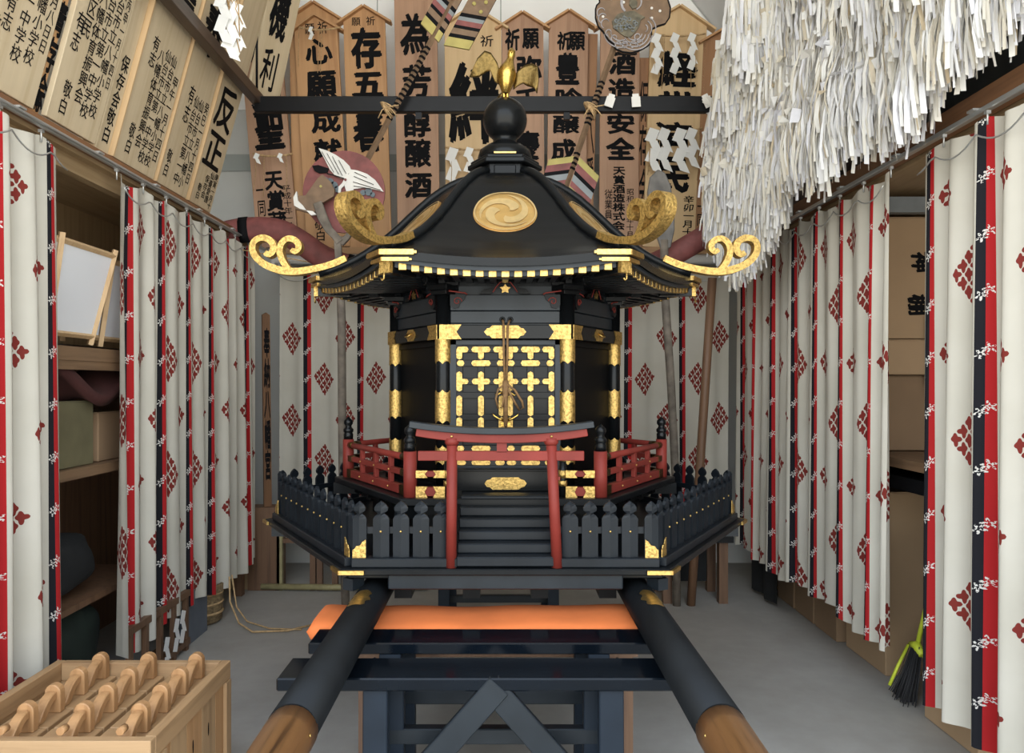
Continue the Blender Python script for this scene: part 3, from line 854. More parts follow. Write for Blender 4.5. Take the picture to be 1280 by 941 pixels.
# ---- platform with the picket fence
pf = MB(); hexprism(pf, 1.125, .842, .864); hexprism(pf, 1.09, .825, .842)
obj('platform', pf, M['matte'], shr, bevel=.004)
for k in range(6):
    fmk = face(k, 1.065*C30); hw = 1.065*.5
    if k == FR:
        for a, b in ((-hw, -.185), (.185, hw)):
            obj('fence_sill', MB().box(a, b, -.028, .02, .864, .895, fmk), M['fence'], shr, bevel=.003)
    else: obj('fence_sill', MB().box(-hw, hw, -.028, .02, .864, .895, fmk), M['fence'], shr, bevel=.003)
    pm = corner(k, 1.06)
    def picket(mb, mm, w=.028, th=.010, z0=.895, z1=1.090):
        # ridge-fronted board with a spade-shaped head
        out = [(-w, z0), (-w, z1-.062), (-w*.78, z1-.052), (-w*.38, z1-.044), (-w*.80, z1-.034), (-w*.86, z1-.024), (-w*.6, z1-.012), (0, z1)]
        n = len(out)
        vs = []
        for x, z in out: vs += [(x, 0, z), (x, th, z)]
        for x, z in out: vs += [(-x, 0, z), (-x, th, z)]
        rid = []
        for x, z in out: vs += [(0, -.008 if z < z1 else 0, z)]
        fs = []
        o2, o3 = 2*n, 4*n
        for i in range(n-1):
            fs += [(2*i, o3+i, o3+i+1, 2*i+2), (o3+i, o2+2*i, o2+2*i+2, o3+i+1), (2*i+1, 2*i, 2*i+2, 2*i+3), (o2+2*i, o2+2*i+1, o2+2*i+3, o2+2*i+2), (2*i+3, o2+2*i+3, o2+2*i+1, 2*i+1)]
        fs += [(0, 1, o2+1, o2, o3)]
        mb.add(vs, fs, False, mm); return mb
    # corner post: two half boards meeting
    mb = MB()
    for sg, kk in ((1, k), (-1, (k-1) % 6)):
        f2 = face(kk, 1.065*C30)
        xs = -hw+.012 if sg > 0 else hw-.012
        picket(mb, f2 @ Matrix.Translation((xs+sg*.012, 0, 0)), .024)
    cpst = obj('corner_picket', mb, M['fence'], shr)
    g = MB()
    for sg, kk in ((1, k), (-1, (k-1) % 6)):
        f2 = face(kk, 1.065*C30); xs = (-hw+.002)*sg
        g.prism([(xs, .895), (xs+sg*.046, .895), (xs+sg*.046, .958), (xs+sg*.034, .950), (xs+sg*.026, .938), (xs+sg*.012, .935), (xs+sg*.006, .925), (xs, .922)], -.014, -.010, f2)
    obj('gold_corner_fitting', g, M['gold'], cpst)
    obj('gold_sill_strip', MB().box(-.0, .085, -.004, .006, 0, .014, frame(cpt(k, 1.135, .848), cpt(k+1, 1, 0)-cpt(k, 1, 0), (0, 0, 1))).box(-.0, .085, -.006, .004, 0, .014, frame(cpt(k, 1.135, .848), cpt(k-1, 1, 0)-cpt(k, 1, 0), (0, 0, 1))), M['goldflat'], cpst)
    if k == FR: xs = [sg*(.225+i*.0695) for sg in (-1, 1) for i in range(4)]
    else: xs = [-.435+i*.087 for i in range(11)]
    for x in xs:
        po = obj('fence_picket', picket(MB(), fmk @ Matrix.Translation((x, 0, 0))), M['fence'], shr)
        obj('stud', MB().lathe([(.0048, 0), (.0042, .004), (.001, .0055)], 8, fmk @ Matrix.Translation((x, -.007, .985)) @ Matrix.Rotation(R(90), 4, 'X')), M['goldflat'], po)
    rl_ = MB()
    for a, b in (((-hw, -.19), (.19, hw)) if k == FR else ((-hw, hw),)): rl_.box(a, b, .0105, .020, .975, .998, fmk)
    obj('fence_rail', rl_, M['fence'], shr)

# ---- base frame and carrying poles
obj('base_crossbeam', MB().box(SX-.405, SX+.405, SY-.955, SY-.905, .790, .842), M['gray_black'], shr, bevel=.004)
for y in (-.45, .0, .45, .93): obj('base_crossbeam', MB().box(SX-.42, SX+.42, SY+y-.03, SY+y+.03, .775, .825), M['gray_black'], shr)
for sx_ in (-.36, -.12, .12, .36): obj('base_runner', MB().box(SX+sx_-.03, SX+sx_+.03, SY-.90, SY+.9, .745, .775), M['black'], shr)
obj('base_red_board', MB().box(SX-.40, SX+.40, SY-.900, SY-.80, .776, .789), M['red'], shr)
for k in range(6):
    b3 = MB().box(-.022, .022, -.01, .05, .785, .825, corner(k, 1.08))
    obj('corner_block', b3, M['gray_black'], shr)
PZ, PX, PRr = .745, .470, .056
def polepath(sg):
    return [(SX+sg*PX, y, PZ) for y in (1.80, 2.4, 3.5, 5.2)]
for sg in (-1, 1):
    pl = obj('carrying_pole', MB().tube([(SX+sg*PX, 1.66, PZ), (SX+sg*PX, 3.5, PZ), (SX+sg*PX, 5.25, PZ)], PRr, 28), M['matte'], shr)
    tip = MB().tube([(SX+sg*PX, y, PZ-.004) for y in (1.22, 1.23, 1.26, 1.32, 1.45, 1.60, 1.665)], [.028, .038, .046, .051, .0545, .0565, .057], 28)
    obj('pole_tip', tip, M['tipwood'], pl)
    gp = MB()
    # gold leaf-shaped wrap on the upper outside of the pole
    def wrap(u, v, sg=sg):
        y = 2.40+.17*v; half = .85*(1-.45*abs(v*2-1)**2)+.12*math.sin(v*17)
        a = PI/2-sg*.15+(u*2-1)*half*.7
        return Vector((SX+sg*PX+math.cos(a)*(PRr+.0015), y, PZ+math.sin(a)*(PRr+.0015)))
    gp.grid(8, 24, wrap)
    obj('gold_wrap', gp, M['goldflat'], pl)
    pins = MB()
    for (y, a) in ((1.60, 2.9 if sg > 0 else .24), (1.53, 3.1 if sg > 0 else .04)):
        pins.lathe([(.004, 0), (.003, .003)], 8, Matrix.Translation((SX+sg*PX+math.cos(a)*.056, y, PZ+math.sin(a)*.056)) @ Matrix.Rotation(R(90), 4, 'Y'))
    obj('pole_pin', pins, M['goldflat'], pl)
    # shorter inner beam under each pole
    ib = MB().box(SX+sg*.40-.035, SX+sg*.40+.035, 1.93, 5.0, .63-.0, .70) if False else None

# ---- small torii gate at the foot of the stair
TY, TU = 2.628, .002766
def tx(px): return (px-628.5)*TU
def tz(py): return 1.5+(479-py)*TU
tg = MB()
def kas(u):   # centre line of the top beam
    return .012*(u*2-1)**2*1.0
top = [(tx(512)+(tx(741)-tx(512))*i/16, tz(540)+.024*abs(i/8-1)**2.2) for i in range(17)]
gate = obj('torii_gate', MB().sweep([(x*.93, z-.022) for x, z in top], [.030]*17, TY-.018, TY+.018), M['red'], shr, bevel=.002)
obj('torii_roof_beam', MB().sweep([(x, z+.004) for x, z in top], [.022]*17, TY-.030, TY+.030), M['gray_black'], gate, bevel=.002)
obj('torii_tie_beam', MB().box(tx(522), tx(729.5), TY-.010, TY+.010, tz(575.5), tz(563.5)), M['red'], gate, bevel=.002)
obj('torii_strut', MB().box(tx(620.5), tx(633), TY-.010, TY+.010, tz(565), tz(548)), M['red'], gate)
for xb, xt in ((563.5, 564.5), (696, 688.5)):
    pb, pt = (tx(xb), TY, .858), (tx(xt), TY, tz(552))
    obj('torii_post', MB().tube([pb, pt], .0185, 18), M['red'], gate)
    q = Vector(pt)
    obj('torii_collar', MB().lathe([(.019, -.012), (.025, -.004), (.026, .012)], 18, Matrix.Translation(q)), M['red'], gate)
    obj('stud', MB().lathe([(.005, 0), (.004, .004), (.001, .005)], 10, Matrix.Translation((q.x, TY-.018, tz(545))) @ Matrix.Rotation(R(90), 4, 'X')), M['goldflat'], gate)
    sgx = -1 if xb < 600 else 1
    obj('torii_brace', MB().tube([(tx(xb)+sgx*.004, TY+.05, .858), (tx(xt)+sgx*.004, TY+.05, tz(576))], .0125, 12).box(tx(xb)-.01, tx(xb)+.01, TY+.0, TY+.055, tz(600), tz(596)), M['red'], gate)
# ================================================================== ledges, boards, frame, arrows
BY = 5.95; US = BY/F       # plane of the back boards
LZ = 2.55
def bx_(px): return (px-CX)*US
def bz_(py): return 1.5+(CY-py)*US
struct_ledge = None
bl_ = empty('back_ledge_shelf', (0, 6.0, 2.5), 'long pale wooden ledge across the back wall carrying the upright prayer boards', 'shelf')
obj('shelf_board', MB().box(-1.80, 1.80, 5.86, 6.34, 2.50, LZ), M['ledge_x'], bl_)
obj('support_rail', MB().box(-1.80, 1.80, 5.90, 5.94, 2.42, 2.50), M['whitepaint'], bl_)

def board(mat4, w, h, th, wd, cols, roof=0, label='', group=None, gable=True, name='prayer_board', edge=None):
    """upright plank with a pointed top standing at the origin of mat4 (x across, z up, front at -y)"""
    ap = w*.32 if gable else 0
    root = empty_from(name, mat4, label, 'prayer board', group)
    out = [(-w/2, 0), (w/2, 0), (w/2, h-ap), (0, h), (-w/2, h-ap)] if gable else [(-w/2, 0), (w/2, 0), (w/2, h), (-w/2, h)]
    obj('plank', MB().prism(out, -th/2, th/2, mat4), BW[wd], root, bevel=.002)
    if edge: obj('edge_strip', MB().box(-w/2-.010, -w/2-.001, -th/2-.012, th/2, 0, h-ap, mat4), M['lath'], root)
    if roof:
        r = MB()
        for sg in (-1, 1):
            L = math.hypot(w/2+roof, (w/2+roof)*ap/(w/2)); a = math.atan2(ap, w/2)
            mm = mat4 @ Matrix.Translation((0, 0, h)) @ Matrix.Rotation(sg*a, 4, 'Y')
            r.box(min(0, sg*L), max(0, sg*L), -th/2-.035, th/2+.01, .0, .016, mm)
        obj('gable_strip', r, BW['orange'] if wd != 'light' else BW['light'], root)
    if cols:
        for (txt, x, z1, z0, cw, *b) in cols:
            lt = MB(); lettering(lt, mat4, txt, x, z1, z0, cw, -th/2-.0015, b[0] if b else .008)
            obj('lettering', lt, M['ink'], root)
    return root
def empty_from(name, m4, label, cat, group):
    o = bpy.data.objects.new(name, None); o.matrix_world = m4.copy(); o.empty_display_size = .1
    l, r, s = m4.decompose(); o.location = l; o.rotation_euler = r.to_euler()
    link(o, None, m4.copy()); return tag(o, label, cat, group)

def bboard(xb, xt, yt, wpx, wd, cols, roof=0, label='', dy=0, h=None, gable=True):
    """xb: foot centre px, xt: centre px at image row yt (top)"""
    x0 = bx_(xb); z1 = bz_(yt) if h is None else LZ+h
    y = BY+dy
    up = Vector((bx_(xt)-x0, 0, z1-LZ)); hh = up.length
    m = frame((x0, y, LZ+.002+wpx*US*.5*abs(up.x)/hh), (up.z, 0, -up.x), up)
    w = wpx*US
    # text given in image rows/px offsets from board axis
    cc = []
    for (txt, dx, r0, r1, cw, *b) in cols:
        cc.append((txt, dx*US, (bz_(r0)-LZ), (bz_(r1)-LZ), cw*US, *b))
    return board(m, w, hh, .028, wd, cc, roof, label, 'prayer boards standing on the back ledge', gable)
bboard(348, 320, -12, 51, 'red', [('和楽聖', 2, 40, 188, 36, .035), ('天賞蔵', 2, 218, 292, 22, .03), ('一同', -16, 238, 272, 10), ('平成十年一月十', 17, 236, 300, 10)], 0, 'reddish board at the far left of the back ledge, 聖 above 天賞蔵')
bboard(395, 390, 2, 62, 'orange', [], .04, 'blank orange board with a little gable roof, mostly hidden behind the 心願成就 board', .06)
bboard(411, 394, 24, 54, 'orange', [('願', -7, 32, 45, 12), ('祈', 9, 30, 45, 12), ('心', 2, 52, 82, 32, .03), ('願', 4, 93, 127, 36, .035), ('成', 6, 140, 168, 34, .035), ('就', 6, 177, 206, 34, .035), ('伏見', 8, 226, 256, 17), ('敬白', -9, 276, 303, 13)], .045, 'orange prayer board with gable roof reading 心願成就, second readable board from the left')
bboard(464, 455, 12, 52, 'orange', [('願', -10, 24, 34, 11), ('祈', 8, 23, 34, 11), ('存', 2, 38, 86, 36, .035), ('五', 2, 94, 122, 36, .04), ('春', 2, 142, 190, 36, .035)], .045, 'orange prayer board with gable roof reading 存五春, above the red sun disc')
bboard(524, 519, -30, 53, 'red', [('為', 0, 20, 70, 36, .03), ('芳', 0, 84, 124, 34, .035), ('醇', 0, 137, 172, 32, .03), ('醸', 0, 176, 210, 32, .03), ('酒', 0, 218, 248, 32, .035)], 0, 'reddish brown prayer board reading 芳醇醸酒, behind the striped arrow feathers')
bboard(593, 591, 12, 71, 'light', [('願', -15, 45, 60, 16), ('祈', 17, 46, 60, 16), ('絆', 2, 82, 178, 62, .03)], .05, 'broad pale yellow prayer board with one large character 絆')
bboard(655, 653, 19, 52, 'red', [('祈', -13, 38, 64, 17, .03), ('願', 10, 38, 62, 20, .03), ('弥', 8, 72, 104, 30, .03), ('千', 6, 112, 142, 30, .03), ('慶', 4, 166, 200, 30, .035)], .045, 'reddish prayer board with gable roof directly behind the golden phoenix')
bboard(707, 711, 17, 49, 'red', [('祈', -6, 42, 64, 16, .03), ('願', 10, 42, 64, 20, .03), ('豊', -1, 69, 106, 28, .035), ('吟', 0, 112, 136, 32, .035), ('醸', -2, 146, 168, 32, .03), ('成', -4, 176, 204, 30, .035)], .045, 'reddish prayer board with gable roof reading 豊吟醸成, just right of the phoenix')
bboard(730, 737, 40, 22, 'brown', [('八幡', 3, 150, 240, 14)], 0, 'thin dark brown board peeking out behind the 豊吟醸成 board', .05, gable=False)
bboard(773, 775, 20, 49, 'red', [('酒', 3, 66, 94, 32, .035), ('造', 2, 100, 128, 32, .035), ('安', 2, 144, 168, 32, .035), ('全', 2, 174, 200, 34, .04), ('天賞酒造株式会', 0, 210, 288, 15, .03), ('昭和六一年十月', 14, 237, 298, 9), ('従業員', -13, 238, 275, 10)], .045, 'reddish prayer board reading 酒造安全, behind the brown cloud disc')
bboard(805, 807, 70, 22, 'brown', [('保存会', 0, 100, 260, 12)], 0, 'narrow dark board squeezed in left of the 経世済民 board', .05, gable=False)
bboard(838, 849, 12, 70, 'light', [('経', 0, 68, 110, 46, .035), ('世', 0, 117, 136, 44, .035), ('済', -2, 156, 190, 46, .035), ('民', -2, 200, 242, 40, .035), ('辛卯一月十四', 20, 246, 306, 13, .015), ('兄弟課', -3, 284, 306, 9)], .06, 'broad pale yellow prayer board reading 経世済民, hung with folded white papers')
bboard(893, 905, 40, 52, 'brown', [('有志', 0, 120, 205, 34, .035), ('天賞蔵', -2, 240, 294, 15, .012), ('一同', -19, 260, 285, 10)], .03, 'dark orange-brown prayer board at the right end, half hidden by the paper streamers')

# ---- left side: big boards leaning in over the ledge
lean = Vector((.262, 0, .965)).normalized()
# storage shelf units under both sides
def unit(sg, x0, x1, y0, y1, mats, label, shelves, name):
    u = empty(name, ((x0+x1)/2, (y0+y1)/2, 0), label, 'shelf unit')
    a, b = sorted((x0, x1))
    obj('top_panel', MB().box(a, b, y0, y1, 2.50, 2.52), mats[0], u)
    e = (b-.02, b) if sg < 0 else (a, a+.02)
    for z in shelves: obj('shelf', MB().box(a, b-.03 if sg < 0 else b, y0+.02, y1-.02, z-.045, z) if sg < 0 else MB().box(a+.03, b, y0+.02, y1-.02, z-.045, z), mats[1], u)
    bk = (a, a+.015) if sg < 0 else (b-.015, b)
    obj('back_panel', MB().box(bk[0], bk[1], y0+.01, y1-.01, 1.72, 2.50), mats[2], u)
    obj('end_panel', MB().box(a, b, y1-.02, y1, .0, 2.50), mats[2], u)
    for y in (y0+.02, (y0+y1)/2-.15):
        obj('upright', MB().box(a, a+.04, y, y+.04, 0, 2.5) if sg < 0 else MB().box(b-.04, b, y, y+.04, 0, 2.5), M['oldwood'], u)
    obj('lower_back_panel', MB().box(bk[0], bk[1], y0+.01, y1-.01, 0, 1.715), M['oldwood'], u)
    return u
lu = unit(-1, -2.47, -1.86, 1.6, 5.55, (M['ply_y'], M['shelfwood'], M['ply']), 'long wooden shelf unit along the left wall behind the curtains', (1.66, 1.12), 'storage_shelf')
ru = unit(1, 1.86, 2.47, 1.6, 5.55, (M['ply_y'], M['shelfwood'], M['ply']), 'long wooden shelf unit along the right wall behind the curtains', (1.14,), 'storage_shelf')
obj('front_beam', MB().box(-1.90, -1.83, 1.6, 5.75, 2.520, 2.560), M['ledge'], lu)
obj('top_board', MB().box(-2.47, -1.90, 1.6, 5.75, 2.521, 2.559), M['shelfwood'], lu)
obj('front_beam', MB().box(1.765, 1.83, 1.6, 4.62, 2.505, 2.585), M['ledge'], ru)
obj('top_board', MB().box(1.83, 2.47, 1.6, 5.75, 2.521, 2.559), M['shelfwood'], ru)
obj('grey_beam', MB().box(1.93, 2.45, 3.93, 3.985, 2.385, 2.465), M['greypaint'], ru)
obj('end_brace', MB().box(-1.95, -1.90, 1.62, 5.5, 2.43, 2.50), M['ply_y'], lu)

def lboard(ya, yb, wd, cols, label, dx=0, h=2.35, z0=2.562, gable=True, edge=False, ln=None):
    w = yb-ya
    up = ln or lean
    m = frame((-1.868-dx, (ya+yb)/2, z0+.02), (0, 1, 0), up)
    return board(m, w-.012, h, .024, wd, cols, 0, label, 'large prayer boards leaning over the left ledge', gable, edge=edge)
def col(t, x, ztop, pitch=.07, w=.062, b=.006): return (t, x, ztop, ztop-pitch*len(t)+pitch*.12, w, b)
lboard(4.47, 4.82, 'cream', [('反', .0, .74, .49, .25, .02), ('正', -.01, .45, .25, .24, .02), col('庚寅一月十', .12, .24, .046, .05), col('仙臺愛護', .06, .235, .05, .055), col('保存会', .0, .20, .05, .055), col('敬白', -.07, .13, .05, .05)], 'leaning cream board with large 反正, last board at the far end of the left ledge', edge=True)
lboard(4.05, 4.45, 'cream', [('名', -.02, 1.32, 1.08, .26, .03), ('奉', .0, 1.04, .78, .26, .03), col('癸巳一月十四日', .15, .56, .07, .055), col('仙台市立八幡小', .08, .55, .074, .062), col('仙台市立第一中', .015, .55, .074, .062), col('有志', -.06, .58, .11, .065), col('敬白', -.12, .2, .08, .055)], 'leaning cream board with small columns starting 癸巳, next to the 反正 board', edge=True)
lboard(3.60, 4.04, 'cream', [('龍', .02, 1.12, .80, .30, .02), col('甲午一月十四日', .165, .54, .066, .056), col('仙台市立八幡小学校', .10, .63, .066, .060), col('仙台市立第一中学校', .035, .63, .066, .060), col('八幡体育振興会', -.03, .60, .072, .060), col('有志', -.10, .64, .08, .060), col('敬白', -.105, .20, .08, .055)], 'leaning cream board with small columns starting 甲午, middle of the left ledge', edge=True)
lboard(3.48, 3.60, 'cream', [col('保存会敬白', .0, .46, .085, .065, .012)], 'narrow leaning board showing 保存会 between two wide boards', dx=.015)
lboard(3.40, 3.50, 'cream', [col('八幡保存会', .02, .80, .12, .06, .02)], 'narrow set-back board edge left of the thin 保存会 board', dx=.03)
lboard(3.06, 3.44, 'cream', [col('丙申一月十四日', .155, .66, .06, .034, .0), col('仙台市立八幡小学校', .10, .70, .068, .058), col('仙台市立第一中学校', .04, .68, .068, .058), col('八幡体育振興会', -.02, .60, .070, .058), col('照区民', -.085, .62, .085, .06), col('有志', -.13, .46, .085, .055), col('敬白', -.10, .18, .075, .055)], 'leaning wide board crowded with small columns of characters, fourth from the camera end', dx=-.012)
lboard(2.98, 3.07, 'orange', [col('青存会', .015, .46, .15, .07, .03), col('篤', .0, .1, .1, .07, .03)], 'narrow orange board edge beside the pale board with sparse writing', dx=.02)
lboard(2.60, 3.00, 'cream', [col('一月八日日', .15, .48, .055, .045, .0), col('立八幡小学校', .09, .54, .068, .056, .0), col('台第一中学校', .02, .52, .068, .056, .0), col('三有志', -.06, .40, .068, .05, .0), col('敬白', -.11, .24, .066, .045, .0)], 'leaning wide pale board with sparse writing near the camera end of the left ledge', dx=-.005)
lboard(2.42, 2.62, 'light', [col('存会', .03, .42, .10, .085, .02), col('敬', -.05, .12, .1, .07, .01)], 'leaning yellow pale board nearest the camera showing 存会', dx=.015)
lboard(2.05, 2.40, 'cream', [col('八幡小', .1, .5, .1, .07)], 'leaning board at the very left edge of the photo', dx=.03)
# board hanging above the beam
m = frame((-1.62, 5.12, 3.42), (.35, .94, 0), (.28, 0, 1))
board(m, .30, 1.4, .024, 'cream', [('祈願', .06, .98, .72, .08), ('機', -.02, .72, .40, .17, .03), ('利', -.01, .32, .06, .15, .012)], 0, 'upper board marked 機 standing on the black beam at the left back corner', 'large prayer boards leaning over the left ledge', False)

# ---- black steel frame
fr = empty('hanging_steel_frame', (0, 4.9, 3.30), 'black painted steel frame spanning the room above the shrine', 'frame')
obj('cross_bar', MB().box(-1.60, 1.70, 4.88, 4.93, 3.245, 3.345), M['blackmetal'], fr, bevel=.004)
obj('side_bar', MB().box(-1.62, -1.56, 1.5, 4.95, 3.30, 3.375), M['framewood'], fr, bevel=.004)
obj('side_bar', MB().box(1.70, 1.76, 1.5, 4.95, 3.30, 3.375), M['framewood'], fr, bevel=.004)
for x in (-.08, -.545, .41):
    obj('bracket', MB().box(x-.02, x+.02, 4.89, 4.92, 3.20, 3.245), M['blackmetal'], fr)
for x in (-1.59, 1.73): obj('hanger_rod', MB().tube([(x, 4.905, 3.34), (x, 4.905, 4.6)], .008, 8), M['blackmetal'], fr)

# ---- decorated roof-raising arrows tied to the cross bar
AY = 4.80; AU = AY/F
def ap(px, py, y=AY): return Vector(((px-CX)*AU, y, 1.5+(CY-py)*AU))
def a2(px, py): return ((px-CX)*AU, 1.5+(CY-py)*AU)
def arrow_shaft(root, p0, p1):
    d = (p1-p0); n = d.normalized()
    sft = obj('shaft', MB().tube([p0, p1], .019, 4, smooth=False), M['brownpaint'], root)
    return sft
def bands(root, p0, p1, a, b, n):
    mb = MB()
    for i in range(n):
        t = a+(b-a)*i/n; u = t+(b-a)/n*.45
        mb.tube([p0.lerp(p1, t), p0.lerp(p1, u)], .0215, 4, smooth=False)
    obj('wrapped_band', mb, M['ink'], root)
ar = empty('ceremonial_arrow', ap(485, 135), 'painted ceremonial arrow with striped feathers and a white crane on a red sun disc', 'ceremonial arrow', 'painted ceremonial arrows tied to the steel frame')
p0, p1 = ap(588, -40), ap(440, 235); arrow_shaft(ar, p0, p1); bands(ar, p0, p1, .36, .70, 16)
dirv = (p1-p0).normalized(); nrm = Vector((dirv.z, 0, -dirv.x))
def feather(root, p0, dirv, nrm, L, ws, label=None):
    for sg in (1, -1):
        stripes = [(0, .46, 'brownpaint'), (.46, .52, 'ink'), (.52, .58, 'greypaint'), (.58, .66, 'dullred'), (.66, .71, 'ink'), (.71, .80, 'brownpaint'), (.80, .86, 'ink'), (.86, 1.0, 'yellowpaint')]
        v = None
        for (a, b, mn) in stripes:
            mb = MB()
            q = []
            for t, s_ in ((a, 0), (b, 0), (b, 1), (a, 1)):
                p = p0+dirv*(L*t+s_*sg*0+s_*(-.05))+nrm*sg*(.018+s_*ws)
                q.append(p)
            vs = [p+Vector((0, -.008, 0)) for p in q]+[p+Vector((0, .008, 0)) for p in q]
            mb.add(vs, [(0, 1, 2, 3), (7, 6, 5, 4), (0, 4, 5, 1), (1, 5, 6, 2), (2, 6, 7, 3), (3, 7, 4, 0)])
            if v is None: v = obj('feather_vane', mb, M[mn], root)
            else: obj('painted_stripe', mb, M[mn], v)
        mb = MB()
        for (t, s_) in ((.10, .3), (.16, .7), (.26, .3), (.32, .7)):
            c = p0+dirv*L*t+nrm*sg*(.018+ws*s_)+Vector((0, -.010, 0))
            mb.lathe([(.013, 0), (.012, .003), (.001, .004)], 12, Matrix.Translation(c) @ Matrix.Rotation(R(90), 4, 'X'))
        obj('painted_dot', mb, M['yellowpaint'], v)
feather(ar, ap(592, -20), dirv, nrm, .43, .155)
def disc(mb, px, py, r, y0, y1, n=40, sx=1):
    c = a2(px, py); mb.prism([(c[0]+r*AU*sx*math.cos(2*PI*i/n), c[1]+r*AU*math.sin(2*PI*i/n)) for i in range(n)], y0, y1)
    return mb
sun = obj('sun_disc', disc(MB(), 431, 241, 51, AY-.03, AY-.01), M['dullred'], ar)
def outline(mb, pts, y0, y1): mb.prism([a2(*p) for p in pts], y0, y1); return mb
def cz(u, v, x0=360, y0=150, s=.1701): return (x0+u*s, y0+v*s)
crane = MB()
yy = AY-.045
outline(crane, [cz(*p) for p in [(238, 222), (300, 240), (360, 270), (420, 310), (462, 352), (470, 372), (450, 420), (430, 445), (400, 440), (360, 425), (320, 380), (285, 310)]], yy, yy+.012)
outline(crane, [cz(*p) for p in [(455, 375), (520, 385), (590, 410), (650, 455), (712, 540), (640, 522), (560, 512), (495, 520), (470, 470)]], yy-.002, yy+.010)
outline(crane, [cz(*p) for p in [(430, 440), (470, 400), (490, 460), (492, 530), (440, 540), (425, 490), (445, 470)]], yy-.004, yy+.012)
outline(crane, [cz(*p) for p in [(425, 450), (448, 462), (430, 492), (402, 520), (398, 560), (380, 545), (384, 505), (410, 478)]], yy-.006, yy+.008)
co_ = obj('crane', crane, M['whitepaint'], sun)
cl_ = MB()
for (a, b) in (((262, 250), (350, 400)), ((300, 262), (385, 415)), ((340, 285), (412, 425)), ((385, 312), (440, 410)), ((500, 400), (590, 440)), ((495, 430), (640, 490)), ((490, 470), (690, 530)), ((495, 500), (620, 520))):
    p, q = a2(*cz(*a)), a2(*cz(*b)); cl_.sweep([p, q], [.003, .003], yy-.008, yy-.004)
cl_.sweep([a2(*cz(*p)) for p in ((300, 410), (360, 425), (425, 445))], [.006, .006, .004], yy-.009, yy-.005)
obj('feather_line', cl_, M['ink'], co_)
tl = MB(); outline(tl, [cz(*p) for p in [(190, 352), (235, 345), (310, 370), (300, 400), (240, 405), (205, 385)]], yy-.001, yy+.010)
obj('dark_tail', tl, M['ink'], co_)
hd = MB(); disc(hd, *cz(435, 456), 1.6, yy-.012, yy-.006, 12); obj('red_crown', hd, M['dullred'], co_)
PG = plain('blue_grey_paint', (.12, .15, .17), .7)
pine = MB()
for (u, v, r) in ((600, 540, 28), (560, 545, 20), (630, 560, 18)):
    disc(pine, *cz(u, v), r*.17, yy+.003, yy+.012, 14)
obj('pine_cluster', pine, PG, sun)
pine = MB()
for (u, v, r) in ((285, 455, 24), (320, 465, 26), (350, 490, 26), (375, 520, 24), (340, 530, 20)):
    disc(pine, *cz(u, v), r*.17, yy+.003, yy+.012, 14)
obj('pine_cluster', pine, PG, sun)
# arrow knot
def knot(root, c):
    k = MB()
    for i in range(5):
        a = R(-55+i*8); d = Vector((math.cos(a), 0, math.sin(a)))
        pts = [c+Vector((math.sin(t)*.045*d.x, -.045*math.cos(t)-.0, math.sin(t)*.045*d.z+i*.012-.024)) for t in [j/10*PI*2 for j in range(11)]]
        k.tube(pts, .0045, 5)
    for (dx, dz) in ((.07, -.06), (-.05, -.07), (.08, .012)):
        k.tube([c+Vector((0, -.045, 0)), c+Vector((dx*.5, -.05, dz*.3)), c+Vector((dx, -.045, dz))], .004, 5)
    obj('rope_knot', k, M['rope'], root)
knot(ar, ap(484, 137))
# dragon-headed bracket
dr = empty('forked_standard', ap(430, 560), 'weathered pole standard with a brown beast-head fork, in front of the left back curtain', 'standard pole')
SYD = 4.70
def s2(px, py): u = SYD/F; return ((px-CX)*u, 1.5+(CY-py)*u)
hb = MB().prism([s2(*p) for p in [(404, 219), (398, 224), (388, 238), (383, 245), (372, 246), (368, 252), (370, 262), (384, 266), (392, 268), (398, 262), (400, 256), (408, 252), (418, 246), (419, 238), (414, 228)]], SYD-.02, SYD+.01)
hd_ = obj('beast_head', hb, M['brownpaint'], dr)
wt = MB().prism([s2(*p) for p in [(372, 240), (368, 248), (369, 258), (376, 262), (384, 264), (380, 258), (374, 252)]], SYD-.026, SYD+.0)
wt.prism([s2(*p) for p in [(384, 264), (390, 270), (397, 269), (392, 265)]], SYD-.026, SYD+.0)
obj('white_claw', wt, M['whitepaint'], hd_)
obj('painted_eye', MB().prism([(s2(402, 234)[0]+.008*math.cos(i*PI/6), s2(402, 234)[1]+.008*math.sin(i*PI/6)) for i in range(12)], SYD-.024, SYD-.018), M['yellowpaint'], hd_)
fk = MB()
fk.sweep([s2(*p) for p in ((398, 254), (404, 272), (412, 288), (420, 296), (426, 304))], [.055, .06, .05, .045, .05], SYD-.035, SYD+.0)
fk.sweep([s2(*p) for p in ((426, 304), (434, 298), (440, 290), (446, 282))], [.05, .035, .03, .02], SYD-.03, SYD)
fk.sweep([s2(*p) for p in ((424, 296), (423, 306), (424, 325))], [.05, .045, .04], SYD-.03, SYD)
obj('fork', fk, M['bark'], dr, bevel=.004)
u_ = SYD/F
obj('pole', MB().tube([(s2(424, 320)[0], SYD, s2(0, 320)[1]), (s2(427, 400)[0], SYD, s2(0, 400)[1]), (s2(426, 600)[0], SYD+.05, 1.0), (s2(427, 600)[0]+.01, SYD+.08, .0)], .026, 12), M['bark'], dr)

